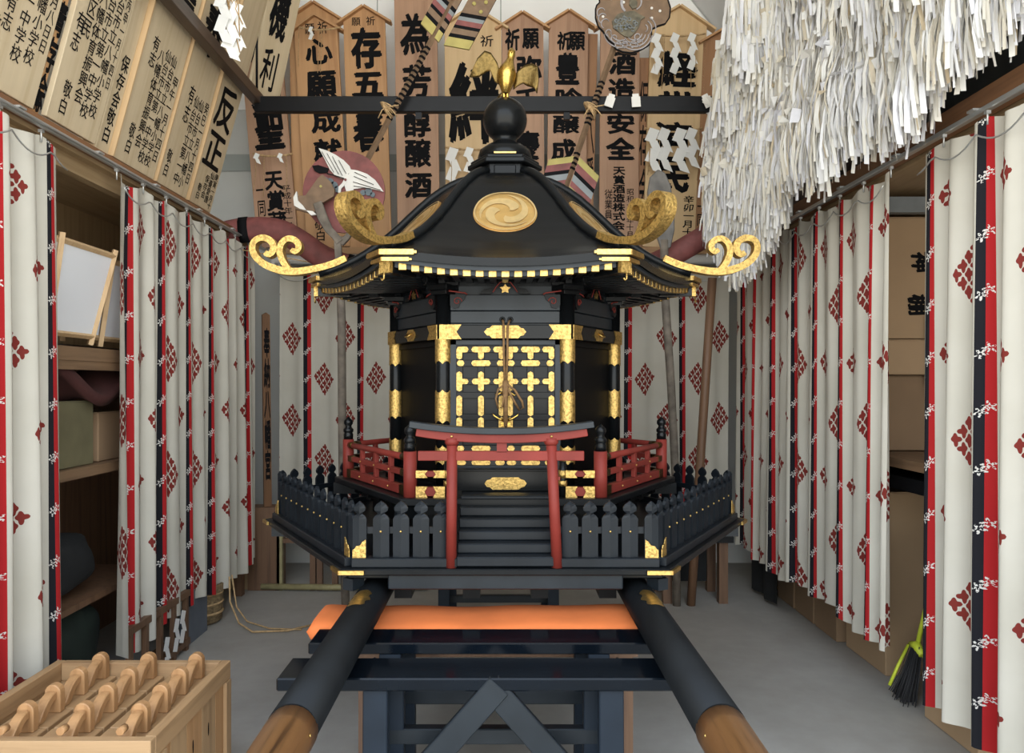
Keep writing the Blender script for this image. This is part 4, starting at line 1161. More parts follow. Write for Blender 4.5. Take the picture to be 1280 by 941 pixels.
ar2 = empty('ceremonial_arrow', ap(735, 140), 'painted ceremonial arrow with a brown wave and dragon disc at its top', 'ceremonial arrow', 'painted ceremonial arrows tied to the steel frame')
p0, p1 = ap(706, 236), ap(776, 35); arrow_shaft(ar2, p0, p1); bands(ar2, p0, p1, .12, .24, 4); bands(ar2, p0, p1, .40, .68, 10)
knot(ar2, ap(738, 137))
def cv(u, v): return (740+u*.17, v*.17)
cld = [(20, 90), (28, 62), (50, 40), (45, -20), (60, -60), (180, -110), (330, -100), (480, -40), (545, 10), (567, 80), (560, 150), (530, 195), (480, 210), (430, 235), (428, 290), (412, 350), (370, 375), (330, 395), (280, 408), (215, 400), (165, 375), (150, 340), (115, 315), (90, 280), (75, 250), (40, 215), (20, 150)]
c1 = MB(); outline(c1, [cv(*p) for p in cld], AY-.036, AY-.012)
cd_ = obj('wave_disc', c1, M['brownpaint'], ar2, bevel=.003)
rimw = MB(); pts = [a2(*cv(*p)) for p in cld]; rimw.sweep(pts+[pts[0]], [.008]*(len(pts)+1), AY-.041, AY-.033)
obj('disc_outline', rimw, M['ink'], cd_)
wv = MB()
def arc(cx, cy, r0, r1, a0, a1, w=.007, mb=wv, y=AY-.043):
    n = 14; pp = []
    for i in range(n+1):
        t = i/n; a = R(a0+(a1-a0)*t); r = r0+(r1-r0)*t; pp.append(a2(*cv(cx+r*math.cos(a), cy+r*math.sin(a))))
    mb.sweep(pp, [w*(.4+.6*math.sin(PI*min(1, i/n+.15))) for i in range(n+1)], y, y+.008)
for r in (70, 95, 120): arc(200, 250, r, r, 60, 170, .006)
for r in (60, 85, 110, 135): arc(300, 260, r, r*.9, 10, 150, .007)
for (x, y_) in ((190, 350), (240, 345), (300, 345), (350, 335), (120, 260), (160, 300), (330, 290)): arc(x, y_, 30, 12, 100, 400, .006)
for r in (90, 60, 30): arc(370, 230, r, r, -60, 60, .006)
for (x, y_) in ((70, 110), (80, 150), (100, 190)): arc(x, y_, 45, 20, 120, 330, .006)
arc(290, 40, 85, 60, 130, 420, .018)
obj('painted_wave', wv, plain('grey_lilac_paint', (.33, .31, .32), .7), cd_)
dg = MB()
outline(dg, [cv(*p) for p in [(140, 180), (180, 130), (240, 110), (300, 105), (340, 130), (380, 150), (350, 170), (335, 220), (310, 260), (270, 300), (230, 290), (190, 260), (150, 230)]], AY-.046, AY-.034)
outline(dg, [cv(*p) for p in [(270, 20), (310, 10), (325, 45), (320, 80), (290, 90), (265, 60)]], AY-.046, AY-.034)
dgo = obj('dragon_relief', dg, plain('olive_brown_paint', (.11, .095, .06), .6, s=30, var=.5), cd_)
sc_ = MB()
for i in range(26):
    a = random.uniform(0, 6.28); r = random.uniform(5, 85); x, y_ = 240+r*math.cos(a)*1.1, 200+r*math.sin(a)*.8
    arc(x, y_, 14, 8, random.uniform(0, 360), random.uniform(400, 600), .004, sc_, AY-.052)
obj('dragon_scales', sc_, M['greypaint'], dgo)
ds = MB()
for (u, v) in ((135, 12), (430, 83), (490, 103), (430, 155), (75, 145), (225, 40)): 
    c = a2(*cv(u, v)); ds.prism([(c[0]+.0085*math.cos(i*PI/5), c[1]+.0085*math.sin(i*PI/5)) for i in range(10)], AY-.042, AY-.034)
obj('white_dot', ds, M['whitepaint'], cd_)
ey = MB(); c = a2(*cv(225, 228)); ey.prism([(c[0]+.008*math.cos(i*PI/5), c[1]+.008*math.sin(i*PI/5)) for i in range(10)], AY-.052, AY-.046); obj('yellow_eye', ey, M['yellowpaint'], dgo)
dv = (ap(700, 255)-ap(720, 195)).normalized(); nr = Vector((dv.z, 0, -dv.x))
for sg in (1, -1):
    st_ = [('yellowpaint', 0, .16), ('dullred', .16, .34), ('ink', .34, .44), ('greypaint', .44, .60), ('dullred', .60, .74), ('yellowpaint', .74, .84), ('ink', .84, 1)]
    v = None
    for mn, a, b in st_:
        mb = MB(); base = ap(722, 196); L = .26; ws = .155; q = []
        for t, s_ in ((a, 0), (b, 0), (b, 1), (a, 1)): q.append(base+dv*(L*t+s_*.075)+nr*sg*(.012+s_*ws))
        vs = [p+Vector((0, -.008, 0)) for p in q]+[p+Vector((0, .008, 0)) for p in q]
        mb.add(vs, [(0, 1, 2, 3), (7, 6, 5, 4), (0, 4, 5, 1), (1, 5, 6, 2), (2, 6, 7, 3), (3, 7, 4, 0)])
        if v is None: v = obj('feather_vane', mb, M[mn], ar2)
        else: obj('painted_stripe', mb, M[mn], v)
# grey bladed spear standing behind the right side, plus poles
SB = 4.97; u2 = SB/F
def b2_(px, py): return ((px-CX)*u2, 1.5+(CY-py)*u2)
spw = empty('bladed_standard', (b2_(850, 0)[0], SB, 0), 'weathered pole topped by a grey leaf-shaped blade, leaning right of the shrine', 'standard pole')
obj('blade', MB().prism([b2_(*p) for p in [(822, 212), (812, 222), (809, 240), (811, 262), (818, 288), (826, 312), (838, 310), (843, 288), (843, 262), (838, 232), (831, 216)]], SB-.012, SB+.012), M['blade'], spw, bevel=.006)
obj('pole', MB().tube([(b2_(830, 0)[0], SB, b2_(0, 300)[1]), (b2_(832, 0)[0], SB, b2_(0, 380)[1]), (b2_(840, 0)[0], SB+.03, b2_(0, 480)[1]), (b2_(848, 0)[0], SB+.08, b2_(0, 600)[1]), (b2_(853, 0)[0], SB+.16, 0.0)], .027, 12), M['bark'], spw)
tag(obj('brown_pole', MB().tube([(1.39, 5.05, 2.20), (1.345, 5.08, 1.40), (1.30, 5.12, .55), (1.27, 5.14, 0)], .030, 12), M['oldwood']), 'smooth brown wooden pole leaning at the right end of the back curtain', 'pole')
# big red painted bows behind the ornaments
def bow(pts, label, w):
    pts3 = [Vector(((p[0]-CX)*5.2/F, 5.2, 1.5+(CY-p[1])*5.2/F)) for p in pts]
    root = empty('painted_bow', pts3[len(pts3)//2], label, 'bow', 'faded red painted bows beside the shrine roof')
    pp, _ = smooth2([(p.x, p.z) for p in pts3], [1]*len(pts3), 4)
    obj('bow_limb', MB().tube([(a, 5.2, b) for a, b in pp], [w]*len(pp), 10, ell=(.6, 1)), M['dullred'], root)
    obj('string', MB().tube([pts3[0]+Vector((0, -.01, -.02)), pts3[-1]+Vector((0, -.01, -.02))], .004, 5), M['rope'], root)
    for t in (.2, .8):
        i = int(t*(len(pp)-1)); a, b = pp[i]; c, d = pp[i+1]
        obj('wrapping', MB().tube([(a, 5.2, b), (c, 5.2, d)], w*1.06, 10, ell=(.62, 1)), M['ink'], root)
bow([(255, 300), (300, 288), (345, 288), (375, 302), (405, 322), (445, 336), (500, 345)], 'faded red bow lying behind the left gold scroll ornament', .085)
bow([(735, 350), (790, 340), (835, 322), (870, 302), (900, 286), (930, 270), (960, 262)], 'faded red bow lying behind the right gold scroll ornament', .080)

# ---- straw ropes with folded white papers
def zig(mb, x, y, z, s, n=4, yaw=0):
    """folded lightning paper hanging from (x, z)"""
    mm = Matrix.Translation((x, y, z)) @ Matrix.Rotation(yaw, 4, 'Z')
    w = s; cx, cz_ = 0, 0
    for i in range(n):
        d = (-1)**i
        vs = [(cx-w*.5, i*.0016, cz_), (cx+w*.5, i*.0016, cz_-w*.35), (cx+w*.5-d*w*.55, i*.0016, cz_-w*1.65), (cx-w*.5-d*w*.55, i*.0016, cz_-w*1.3)]
        vs2 = [(a, b+.0009, c) for a, b, c in vs]
        mb.add(vs+vs2, [(0, 1, 2, 3), (7, 6, 5, 4), (0, 4, 5, 1), (1, 5, 6, 2), (2, 6, 7, 3), (3, 7, 4, 0)], mat=mm)
        cx -= d*w*.25; cz_ -= w*1.05
def shide_rope(px0, px1, py, y, papers, label, s=.045, sag=.02, strands=6, loose=True):
    u = y/F
    x0, x1, z = (px0-CX)*u, (px1-CX)*u, 1.5+(CY-py)*u
    root = empty('straw_rope', ((x0+x1)/2, y, z), label, 'straw rope', 'straw ropes with folded papers')
    pts = [(x0+(x1-x0)*t, y, z-sag*4*t*(1-t)) for t in [i/12 for i in range(13)]]
    rp2 = MB().tube(pts, .007, 6)
    for q in range(2):
        rp2.tube([(a+.0, b+.006*math.cos(i*1.7+q*PI), c+.006*math.sin(i*1.7+q*PI)) for i, (a, b, c) in enumerate(pts)], .004, 5)
    ro = obj('rope', rp2, M['rope'], root)
    if strands:
        sm = MB()
        for i in range(strands):
            t = random.random(); x = x0+(x1-x0)*t; zz = z-sag*4*t*(1-t)
            sm.tube([(x, y-.01, zz), (x+random.uniform(-.01, .01), y-.012, zz-random.uniform(.1, .25)), (x+random.uniform(-.02, .012), y-.01, zz-random.uniform(.28, .42))], .0025, 4)
        obj('straw_tassel', sm, M['rope'], ro)
    for (px, n, sc__) in papers:
        mb = MB(); x = (px-CX)*u; zig(mb, x, y-.02, z-.0, s*sc__, n, random.uniform(-.3, .3))
        obj('folded_paper', mb, M['paper'], root)
shide_rope(812, 882, 42, 5.86, [(822, 5, 1), (845, 5, 1), (866, 5, .9)], 'straw rope with yellowed folded papers across the top of the 経世済民 board', .055, .02, 8)
shide_rope(806, 878, 160, 5.86, [(818, 4, 1.35), (832, 4, 1.3), (852, 4, 1.35), (866, 4, 1.2)], 'straw rope with four white folded papers across the middle of the 経世済民 board', .055, .03, 6)
shide_rope(556, 630, 184, 5.86, [(568, 4, 1.2), (588, 3, .9)], 'straw rope with white zigzag papers on the 絆 board', .06, .02, 5)
shide_rope(316, 366, 192, 5.86, [(323, 2, .8), (352, 2, .7)], 'thin straw rope with torn paper tags on the far left back board', .04, .02, 3)
shide_rope(374, 426, 34, 5.86, [(390, 3, .7)], 'straw rope with one thin paper on the 心願成就 board', .04, .02, 3)
# papers tied over the bar
hp_ = empty('hanging_paper_bunch', (-1.42, 4.0, 3.7), 'white folded papers and straw hanging in front of the upper leaning boards', 'paper ornament')
for (px, py, n, s_) in ((284, -8, 4, 1.1), (292, 16, 4, 1), (298, 2, 5, .9), (290, -20, 3, 1.3)):
    mb = MB(); q = P(px, py, 4.0); zig(mb, q.x, q.y+random.uniform(-.05, .05), q.z, .055*s_, n, random.uniform(-.6, .6)); obj('folded_paper', mb, M['paper'], hp_)
q = P(292, -60, 4.0); mb = MB()
for i in range(9): mb.tube([q+Vector((random.uniform(-.02, .012), random.uniform(-.03, .03), 0)), q+Vector((random.uniform(-.04, .04), 0, -.25)), q+Vector((random.uniform(-.05, .05), 0, -random.uniform(.35, .55)))], .003, 4)
obj('straw', mb, M['rope'], hp_)
for i, (px, lab) in enumerate(((762, 'left'), (795, 'middle'), (885, 'right'))):
    q = P(px, 128, 4.86)
    mb = MB().box(-.028, .028, -.006, .0, -.03, .035, Matrix.Translation(q) @ Matrix.Rotation(R(18-i*22), 4, 'Y'))
    mb.box(-.02, .02, -.003, .003, .03, .055, Matrix.Translation(q) @ Matrix.Rotation(R(18-i*22), 4, 'Y'))
    tag(obj('paper_tag', mb, M['whitepaint']), lab+' of the three small white paper tags stuck on the black cross bar', 'paper tag', 'paper tags on the cross bar')
# ================================================================== curtains
def curtain(label, path, z_top, z_bot, u0=0.0, amp=(.014, .034), lam=.16, seed=1, cord=True, sag=.028, hooks=.26, zrail=None, drift=None, fold=1.0, flip=1, tent=None, flat=False, lead=.028, rev=False):
    """path: list of (x, y); the cloth hangs along it with folds, unrolled length becomes u"""
    rnd = random.Random(seed)
    P2 = [Vector((a, b, 0)) for a, b in path]
    seg = [(P2[i+1]-P2[i]).length for i in range(len(P2)-1)]; L = sum(seg)
    def at(s):
        for i, l in enumerate(seg):
            if s <= l or i == len(seg)-1:
                d = (P2[i+1]-P2[i]).normalized(); return P2[i]+d*s, Vector((d.y, -d.x, 0))*flip
            s -= l
    NU, NV = int(L/.009), 44
    ph = [rnd.uniform(0, 6.28) for _ in range(8)]
    lam2, lam3 = lam*2.3, lam*.57
    ratio = 1.28
    ps = .42/ratio           # one printed panel along the rail
    s_off = ((.029-u0) % .42)/ratio   # first stripe centre
    if rev: s_off = L-s_off
    lam = ps/2 if lam > .12 and not flat else lam
    lam2, lam3 = lam*2, lam*.5
    if flat: ratio = 1.06
    def disp(s, t):
        if not flat:
            ph = 2*PI*(s-s_off-lead+.022*math.sin(s*4.7+ph_[1])+.012*math.sin(s*11+ph_[6]))/lam
            wob = .5*math.sin(s*2.3+ph_[4])
            a = math.cos(ph+wob*.5)
            b = .35*math.cos(ph*.5+ph_[2])
            c = .20*math.sin(2*PI*s/.083+ph_[3]+t*2)+.12*math.sin(s*31+ph_[7])*(1-t)
            return (amp[0]+(amp[1]-amp[0])*t**.7)*(1+.3*math.sin(s*3.7+ph_[5]))*(a+b+c)
        return disp0(s, t)
    ph_ = ph
    def disp0(s, t):
        env = amp[0]+(amp[1]-amp[0])*t**.7
        a = math.sin(2*PI*s/lam+ph[0]+.9*math.sin(s*3.1+ph[1]))
        b = .6*math.sin(2*PI*s/lam2+ph[2]+t*.6)
        c = .28*math.sin(2*PI*s/lam3+ph[3]+t*.9)*(1-.3*t)
        a = math.copysign(abs(a)**.8, a)
        return env*(a+b+c)
    vs, uv = [], []
    u_at = None
    # unrolled length measured half way down
    us = [0.0]; prev = None
    for i in range(NU+1):
        s = L*i/NU; p, n = at(s); q = p+n*disp(s, .4)
        if prev is not None: us.append(us[-1]+(q-prev).length*fold)
        prev = q
    hemph = rnd.uniform(0, 6)
    for j in range(NV+1):
        t = j/NV
        for i in range(NU+1):
            s = L*i/NU
            ss = s+(drift*t*(s/L-.5) if drift else 0)+.012*t*math.sin(s*7+ph[5])
            p, n = at(s); p2 = p+(P2[-1]-P2[0]).normalized()*(ss-s)
            q = p2+n*disp(s, t)
            x = (s % hooks)/hooks
            top = z_top-sag*(4*x*(1-x))**1.2
            if tent: top -= tent*max(0, 1-s/.12)**2
            bot = z_bot+.018*math.sin(s*5+hemph)+.012*math.sin(s*13+ph[6])
            vs.append((q.x, q.y, top+(bot-top)*t)); uv.append((u0+(us[i] if flat else (L-s if rev else s)*ratio), (top-bot)*t+.1))
    fs = [(j*(NU+1)+i, j*(NU+1)+i+1, (j+1)*(NU+1)+i+1, (j+1)*(NU+1)+i) for j in range(NV) for i in range(NU)]
    root = empty('curtain', (sum(p.x for p in P2)/len(P2), sum(p.y for p in P2)/len(P2), z_bot), label, 'curtain', 'patterned curtains hung around the storehouse')
    obj('cloth', MB().add(vs, fs, True), M['curtain'], root, uvs=uv)
    if cord:
        pts = []
        n_ = int(L/.03)
        for i in range(n_+1):
            s = L*i/n_; p, n = at(s); x = (s % hooks)/hooks
            q = p+n*(amp[0]*1.9+.012); pts.append((q.x, q.y, z_top-.085-.045*(4*x*(1-x))+.02))
        obj('threaded_cord', MB().tube(pts, .0035, 5), M['steel'], root)
    s = 0
    zr = zrail or z_top+.02
    while s <= L+.001:
        p, n = at(min(s, L))
        hk = MB().tube([(p.x, p.y, z_top-.03), (p.x, p.y, z_top+.004), (p.x, p.y, zr)], .004, 6)
        hk.box(p.x-.008, p.x+.008, p.y-.008, p.y+.008, zr-.012, zr)
        obj('hook', hk, M['steel'], root)
        s += hooks
    return root
RZ = 2.495     # underside of the rails
XC = 1.765
def rail(name_l, p0, p1):
    v = Vector(p1)-Vector(p0); mm = frame(p0, v, (0, 0, 1)); L = v.length
    mb = MB(); 
    root = empty('curtain_rail', Vector(p0).lerp(Vector(p1), .5), name_l, 'curtain rail', 'aluminium curtain rails')
    obj('track', MB().box(0, L, -.010, .010, 0, .020, mm), M['steel'], root, bevel=.003)
    obj('lip', MB().box(0, L, -.024, -.012, .004, .014, mm), M['steel'], root, bevel=.002)
    n = int(L/.55)
    for i in range(n+1):
        x = .1+i*.55
        if x < L: obj('clip', MB().box(x-.02, x+.02, -.028, .026, .016, .024, mm), M['steel'], root)
    return root
rail('pale aluminium curtain rail under the ledge on the left side', (-XC-.03, 1.6, RZ), (-XC-.03, 5.74, RZ))
rail('pale aluminium curtain rail under the brown beam on the right side', (XC-.02, 1.6, RZ-.012), (XC-.02, 5.80, RZ-.012))
rail('aluminium curtain rail across the back wall behind the shrine roof', (-1.74, 5.80, RZ-.09), (1.74, 5.80, RZ-.09))
XLc, XRc = -XC-.03, XC-.02
curtain('white curtain with dark red diamond motifs nearest the camera on the left', [(XLc+.01, 2.20), (XLc-.02, 3.09)], RZ-.02, .37, .227, lam=.20, seed=3, drift=.05, amp=(.016, .040))
curtain('long white curtain on the left side behind the wooden crate, beyond the shelf gap', [(XLc, 3.53), (XLc, 5.46)], RZ-.02, .22, .283, lam=.19, seed=12, amp=(.012, .034), fold=1.0)
curtain('white patterned curtain across the back wall behind the shrine', [(-1.70, 5.78), (1.72, 5.78)], RZ-.11, .32, .23, lam=.26, seed=5, amp=(.006, .018), fold=1.0, flip=1, flat=True)
curtain('long white curtain on the right side below the paper streamers', [(XRc, 3.42), (XRc, 5.70)], RZ-.04, .30, .243, lam=.19, seed=8, amp=(.012, .032), flip=-1, rev=True)
curtain('white curtain nearest the camera on the right, in front of the cardboard boxes', [(XRc, 2.2), (XRc-.02, 3.09)], RZ-.04, .20, .40, lam=.22, seed=21, amp=(.016, .036), flip=-1, rev=True)

# ================================================================== paper streamers
def streamers(label, n, surf, lrange, wrange, seed, droop=0, nm='paper_streamers'):
    rnd = random.Random(seed); vs, fs, uv = [], [], []
    for i in range(n):
        p, nrm, tan = surf(rnd)
        L = rnd.uniform(*lrange); w = rnd.uniform(*wrange)
        yaw = rnd.gauss(0, .6); side = (tan*math.cos(yaw)+nrm*math.sin(yaw)).normalized()
        out = nrm*rnd.uniform(-.3, .7)
        sway = tan*rnd.gauss(0, .075)
        tint = min(1, max(0, rnd.gauss(.42, .26)))
        k = 4; o = len(vs); tw = rnd.gauss(0, .5)
        for j in range(k+1):
            t = j/k
            c = p+out*(.012+.05*math.sin(t*PI*.7)*L/.2)+sway*L*t*2.0*.5+Vector((0, 0, -L*t*(1-.08*abs(sway.length))))
            c += nrm*.006*math.sin(t*6+i)
            a = tw*t; sd = (side*math.cos(a)+nrm*math.sin(a))
            ww = w*(.55 if j == 0 else 1)
            vs += [c-sd*ww/2, c+sd*ww/2+Vector((0, 0, (.25*w if j == k and i % 2 else 0)))]
            uv += [(tint, t), (tint, t)]
        for j in range(k): fs.append((o+2*j, o+2*j+1, o+2*j+3, o+2*j+2))
        if i % 45 == 0:   # knotted or folded scrap
            o = len(vs); s = rnd.uniform(.015, .035); R3 = Euler((rnd.uniform(0, 6), rnd.uniform(0, 6), rnd.uniform(0, 6))).to_matrix()
            for a, b in ((-1, -1), (1, -1), (1, 1), (-1, 1)): vs.append(p+nrm*.05+R3 @ Vector((a*s, b*s*.7, .2*s*a*b))); uv.append((tint, 0))
            fs.append((o, o+1, o+2, o+3))
    o = obj(nm, MB().add(vs, fs, False), M['streamer'], uvs=uv)
    return tag(o, label, 'paper streamers', None, 'stuff')
def lerp(a, b, t): return a+(b-a)*t
def pw(x, pts):
    if x <= pts[0][0]: return pts[0][1]
    for (a, b), (c, d) in zip(pts, pts[1:]):
        if x <= c: return b+(d-b)*(x-a)/(c-a)
    return pts[-1][1]
NS = Vector((-1, 0, 0))
XS = 1.67
def s_side(r):
    y = r.uniform(2.2, 4.25)
    zb = pw(y, [(2.2, 2.90), (2.7, 2.86), (2.85, 2.74), (3.4, 2.82), (3.62, 2.74), (3.9, 2.84), (4.25, 2.72)])
    zt = 3.75+.1*math.sin(y*5)
    z = r.uniform(zb, zt) if r.random() > .2 else zb+r.uniform(0, .12)
    bul = .07*math.sin((y-2.2)*2.9)+.06*math.sin(z*6)*.5
    return Vector((XS-.05-abs(bul)-r.uniform(0, .05)-.0*(zt-z), y, z)), NS, Vector((0, 1, 0))
def s_far(r):
    t = r.random()
    y = lerp(4.15, 5.0, t); x = lerp(1.56, 1.38, t**1.3)
    zb = pw(t, [(0, 2.62), (.35, 2.42), (.6, 2.32), (.85, 2.46), (1, 2.66)])
    zt = pw(t, [(0, 3.9), (.5, 3.75), (.8, 3.45), (1, 3.25)])
    z = r.uniform(zb, zt) if r.random() > .15 else zb+r.uniform(0, .1)
    bul = .05*math.sin(z*5)
    n = Vector((-.62, -.78, 0))
    return Vector((x, y, z))+n*(.02+abs(bul)+r.uniform(0, .06)), n, Vector((-.78, .62, 0))
def s_clump(r):
    c = P(912, 78, 4.6); a = r.uniform(0, 6.28); rr = math.sqrt(r.random())
    n = Vector((-.3, -.95, 0)).normalized()
    return c+Vector((math.cos(a)*rr*.085, r.uniform(-.08, .08), math.sin(a)*rr*.22-.02)), n, Vector((.95, -.3, 0))
def s_clump2(r):
    c = P(948, 20, 4.3); a = r.uniform(0, 6.28); rr = math.sqrt(r.random())
    n = Vector((-.3, -.95, 0)).normalized()
    return c+Vector((math.cos(a)*rr*.17, r.uniform(-.1, .1), math.sin(a)*rr*.26+.05)), n, Vector((.95, -.3, 0))
streamers('great shaggy mass of white paper streamers hanging over the brown beam on the right', 8500, s_side, (.18, .40), (.009, .019), 4)
streamers('tall fall of white paper streamers reaching lowest beside the far right curtain', 8000, s_far, (.12, .30), (.008, .017), 5)
streamers('small knotted clump of white paper streamers beside the 経世済民 board', 700, s_clump, (.10, .30), (.012, .030), 6)
streamers('loose bundle of white and yellowed paper strips at the top right of the back boards', 1200, s_clump2, (.12, .28), (.012, .030), 9)
# dark sheet and net cords carrying the streamers
ts = MB().grid(30, 10, lambda u, v: Vector((1.90+.03*math.sin(u*20+v*5), 2.0+3.05*u, 2.565+1.6*v+.0)))
so = obj('dark_sheet', ts, M['tarp']); tag(so, 'dark sheet hanging behind the white paper streamers on the right', 'sheet')
so.modifiers.new('t', 'SOLIDIFY').thickness = .004
nc = MB()
for z in (2.9, 3.2, 3.5, 3.8): nc.tube([(1.62, 2.1, z), (1.60, 3.2, z-.05), (1.60, 4.3, z), (1.45, 4.95, z-.1)], .006, 5)
tag(obj('straw_net', nc, M['rope']), 'straw cords on which the white paper streamers are tied', 'rope')

# ================================================================== trestles and quilt
LQ = plain('glossy_black_trestle_lacquer', (.003, .005, .008), .14, var=.2, spec=.22)
SLT = plain('slate_blue_trestle_leg', (.012, .018, .027), .5, var=.15, spec=.18)
def trestle(y0, y1, zt, x0, x1, label, cross=True, name='trestle'):
    ym = (y0+y1)/2; th = .036
    root = empty(name, ((x0+x1)/2, ym, 0), label, 'trestle', 'black trestles under the shrine')
    obj('top_beam', MB().box(x0, x1, y0, y1, zt-th, zt), LQ, root, bevel=.004)
    for sx, xl in ((-1, -.355), (1, .30)):
        for sy in (-1, 1):
            w = .034 if sy < 0 else .022
            pts = []
            yt_, yb_ = ym+sy*.045, ym+sy*.062
            vs = []
            for z, y in ((zt-th, yt_), (0, yb_)):
                for dx in (-w, w):
                    for dy in (-.022, .022): vs.append((xl+dx+(0 if sy < 0 else -sx*.045), y+dy, z))
            obj('leg', MB().add(vs, [(0, 1, 3, 2), (4, 6, 7, 5), (0, 4, 5, 1), (2, 3, 7, 6), (0, 2, 6, 4), (1, 5, 7, 3)]), SLT, root, bevel=.003)
    for z, d in ((.50, .045), (.20, .05)):
        obj('stretcher', MB().box(-.37, .32, ym+d-.018, ym+d+.018, z-.045, z+.0), M['gray_black'], root, bevel=.003)
    if cross:
        for sg in (-1, 1):
            xc = -.025
            mm = frame((xc, ym-.075+(.003 if sg > 0 else -.003), zt-th), (sg*.62, 0, -.70), (sg*.70, 0, .62))
            obj('brace', MB().box(-.02, .70, -.012+.006*sg, .012+.006*sg, -.035, .035, mm), M['gray_black'], root, bevel=.003)
    return root
trestle(2.09, 2.25, .688, -.625, .50, 'black trestle nearest the camera with an inverted V brace, under the carrying poles')
trestle(2.375, 2.515, .688, -.61, .48, 'second black trestle just behind the front one, below the orange quilt', cross=False)
trestle(4.55, 4.70, .688, -.61, .61, 'black trestle at the back under the far ends of the poles', cross=False)
# board behind the second trestle that carries the quilt
pk_ = empty('low_table', (0, 2.75, 0), 'dark low table behind the second trestle carrying the orange quilt', 'table')
obj('table_top', MB().box(-.50, .45, 2.54, 2.84, .585, .62), M['oldwood'], pk_)
for x in (-.46, .41):
    for y in (2.57, 2.81): obj('leg', MB().box(x-.025, x+.025, y-.025, y+.025, 0, .585), M['oldwood'], pk_)
qr = empty('orange_quilt', (-.03, 2.75, .62), 'folded orange padded quilt lying under the shrine behind the black trestles', 'quilt')
def quilt(z0, z1, x0, x1, y0, y1, bulge, seed):
    rn = random.Random(seed); ph_ = [rn.uniform(0, 6) for _ in range(4)]
    mb = MB(); NU, NV = 60, 24
    def f(u, v):
        # closed loop around the cross-section (v), u along x
        a = 2*PI*v; c, s = math.cos(a), math.sin(a)
        n = .35; cx_ = math.copysign(abs(c)**n, c); sy_ = math.copysign(abs(s)**.8, s)
        q_ = max(0, abs(u-.5)*2-.94)/.06
        e = max(.0, 1-q_*q_)**.5
        x = x0+(x1-x0)*u; ym, zm = (y0+y1)/2, (z0+z1)/2
        y = ym+cx_*(y1-y0)/2*(.80+.20*e)
        z = zm+sy_*(z1-z0)/2*e*(1+bulge*math.sin(x*6+ph_[0])+.08*math.sin(x*17+ph_[1]+y*5))
        return Vector((x, y, max(z, z0)))
    mb.grid(NU, NV, f); return mb
obj('upper_fold', quilt(.635, .700, -.66, .50, 2.52, 2.78, .10, 2), M['orange'], qr)
obj('lower_fold', quilt(.62, .64, -.62, .46, 2.535, 2.80, .05, 5), M['orange'], qr)
# ================================================================== wooden crate in the foreground
CT = .47
cy0, cy1, cx0, cx1 = 2.22, 2.83, -1.66, -1.015
cr = empty('wooden_crate', ((cx0+cx1)/2, (cy0+cy1)/2, 0), 'open pale wooden crate in the lower left corner holding handled boards', 'crate')
for nm, a in (('side_rim', (cx1-.032, cx1, cy0, cy1)), ('side_rim', (cx0, cx0+.032, cy0, cy1))): obj(nm, MB().box(*a, CT-.065, CT), M['pine_y'], cr, bevel=.002)
for nm, a in (('end_rim', (cx0, cx1, cy0-.032, cy0-.001)), ('end_rim', (cx0+.033, cx1-.033, cy1-.032, cy1))): obj(nm, MB().box(*a, CT-.065, CT), M['pine_x'], cr, bevel=.002)
n = 5; wd_ = (cy1-cy0)/n
for i in range(n):
    obj('side_board', MB().box(cx1-.026, cx1-.010, cy0+i*wd_+.002, cy0+(i+1)*wd_-.002, .0, CT-.066), M['pine_z'] if i % 2 else M['pinepost'], cr)
    obj('side_board', MB().box(cx0+.010, cx0+.026, cy0+i*wd_+.002, cy0+(i+1)*wd_-.002, .0, CT-.066), M['pine_z'], cr)
for y in (cy1-.05, cy0+.02):
    obj('corner_post', MB().box(cx1-.009, cx1+.004, y, y+.045, 0, CT-.066), M['pine_z'], cr)
for i in range(5):
    w5 = (cx1-cx0)/5
    obj('front_board', MB().box(cx0+i*w5+.002, cx0+(i+1)*w5-.002, cy0-.022, cy0-.006, 0, CT-.066), M['pine_z'], cr)
    obj('back_board', MB().box(cx0+i*w5+.002, cx0+(i+1)*w5-.002, cy1-.026, cy1-.010, 0, CT-.066), M['pine_z'], cr)
obj('inner_ledge', MB().box(cx0+.03, cx1-.03, cy0+.01, cy1-.03, CT-.10, CT-.08), M['pine_y'], cr)
for y in (cy1-.19, cy1-.32):
    obj('knot_hole', MB().lathe([(.001, .0), (.009, .001)][::-1]+[], 12, Matrix.Translation((cx1-.0095, y, CT-.17)) @ Matrix.Rotation(R(90), 4, 'Y') @ Matrix.Diagonal((2.6, .55, 1, 1))), M['ink'], cr)
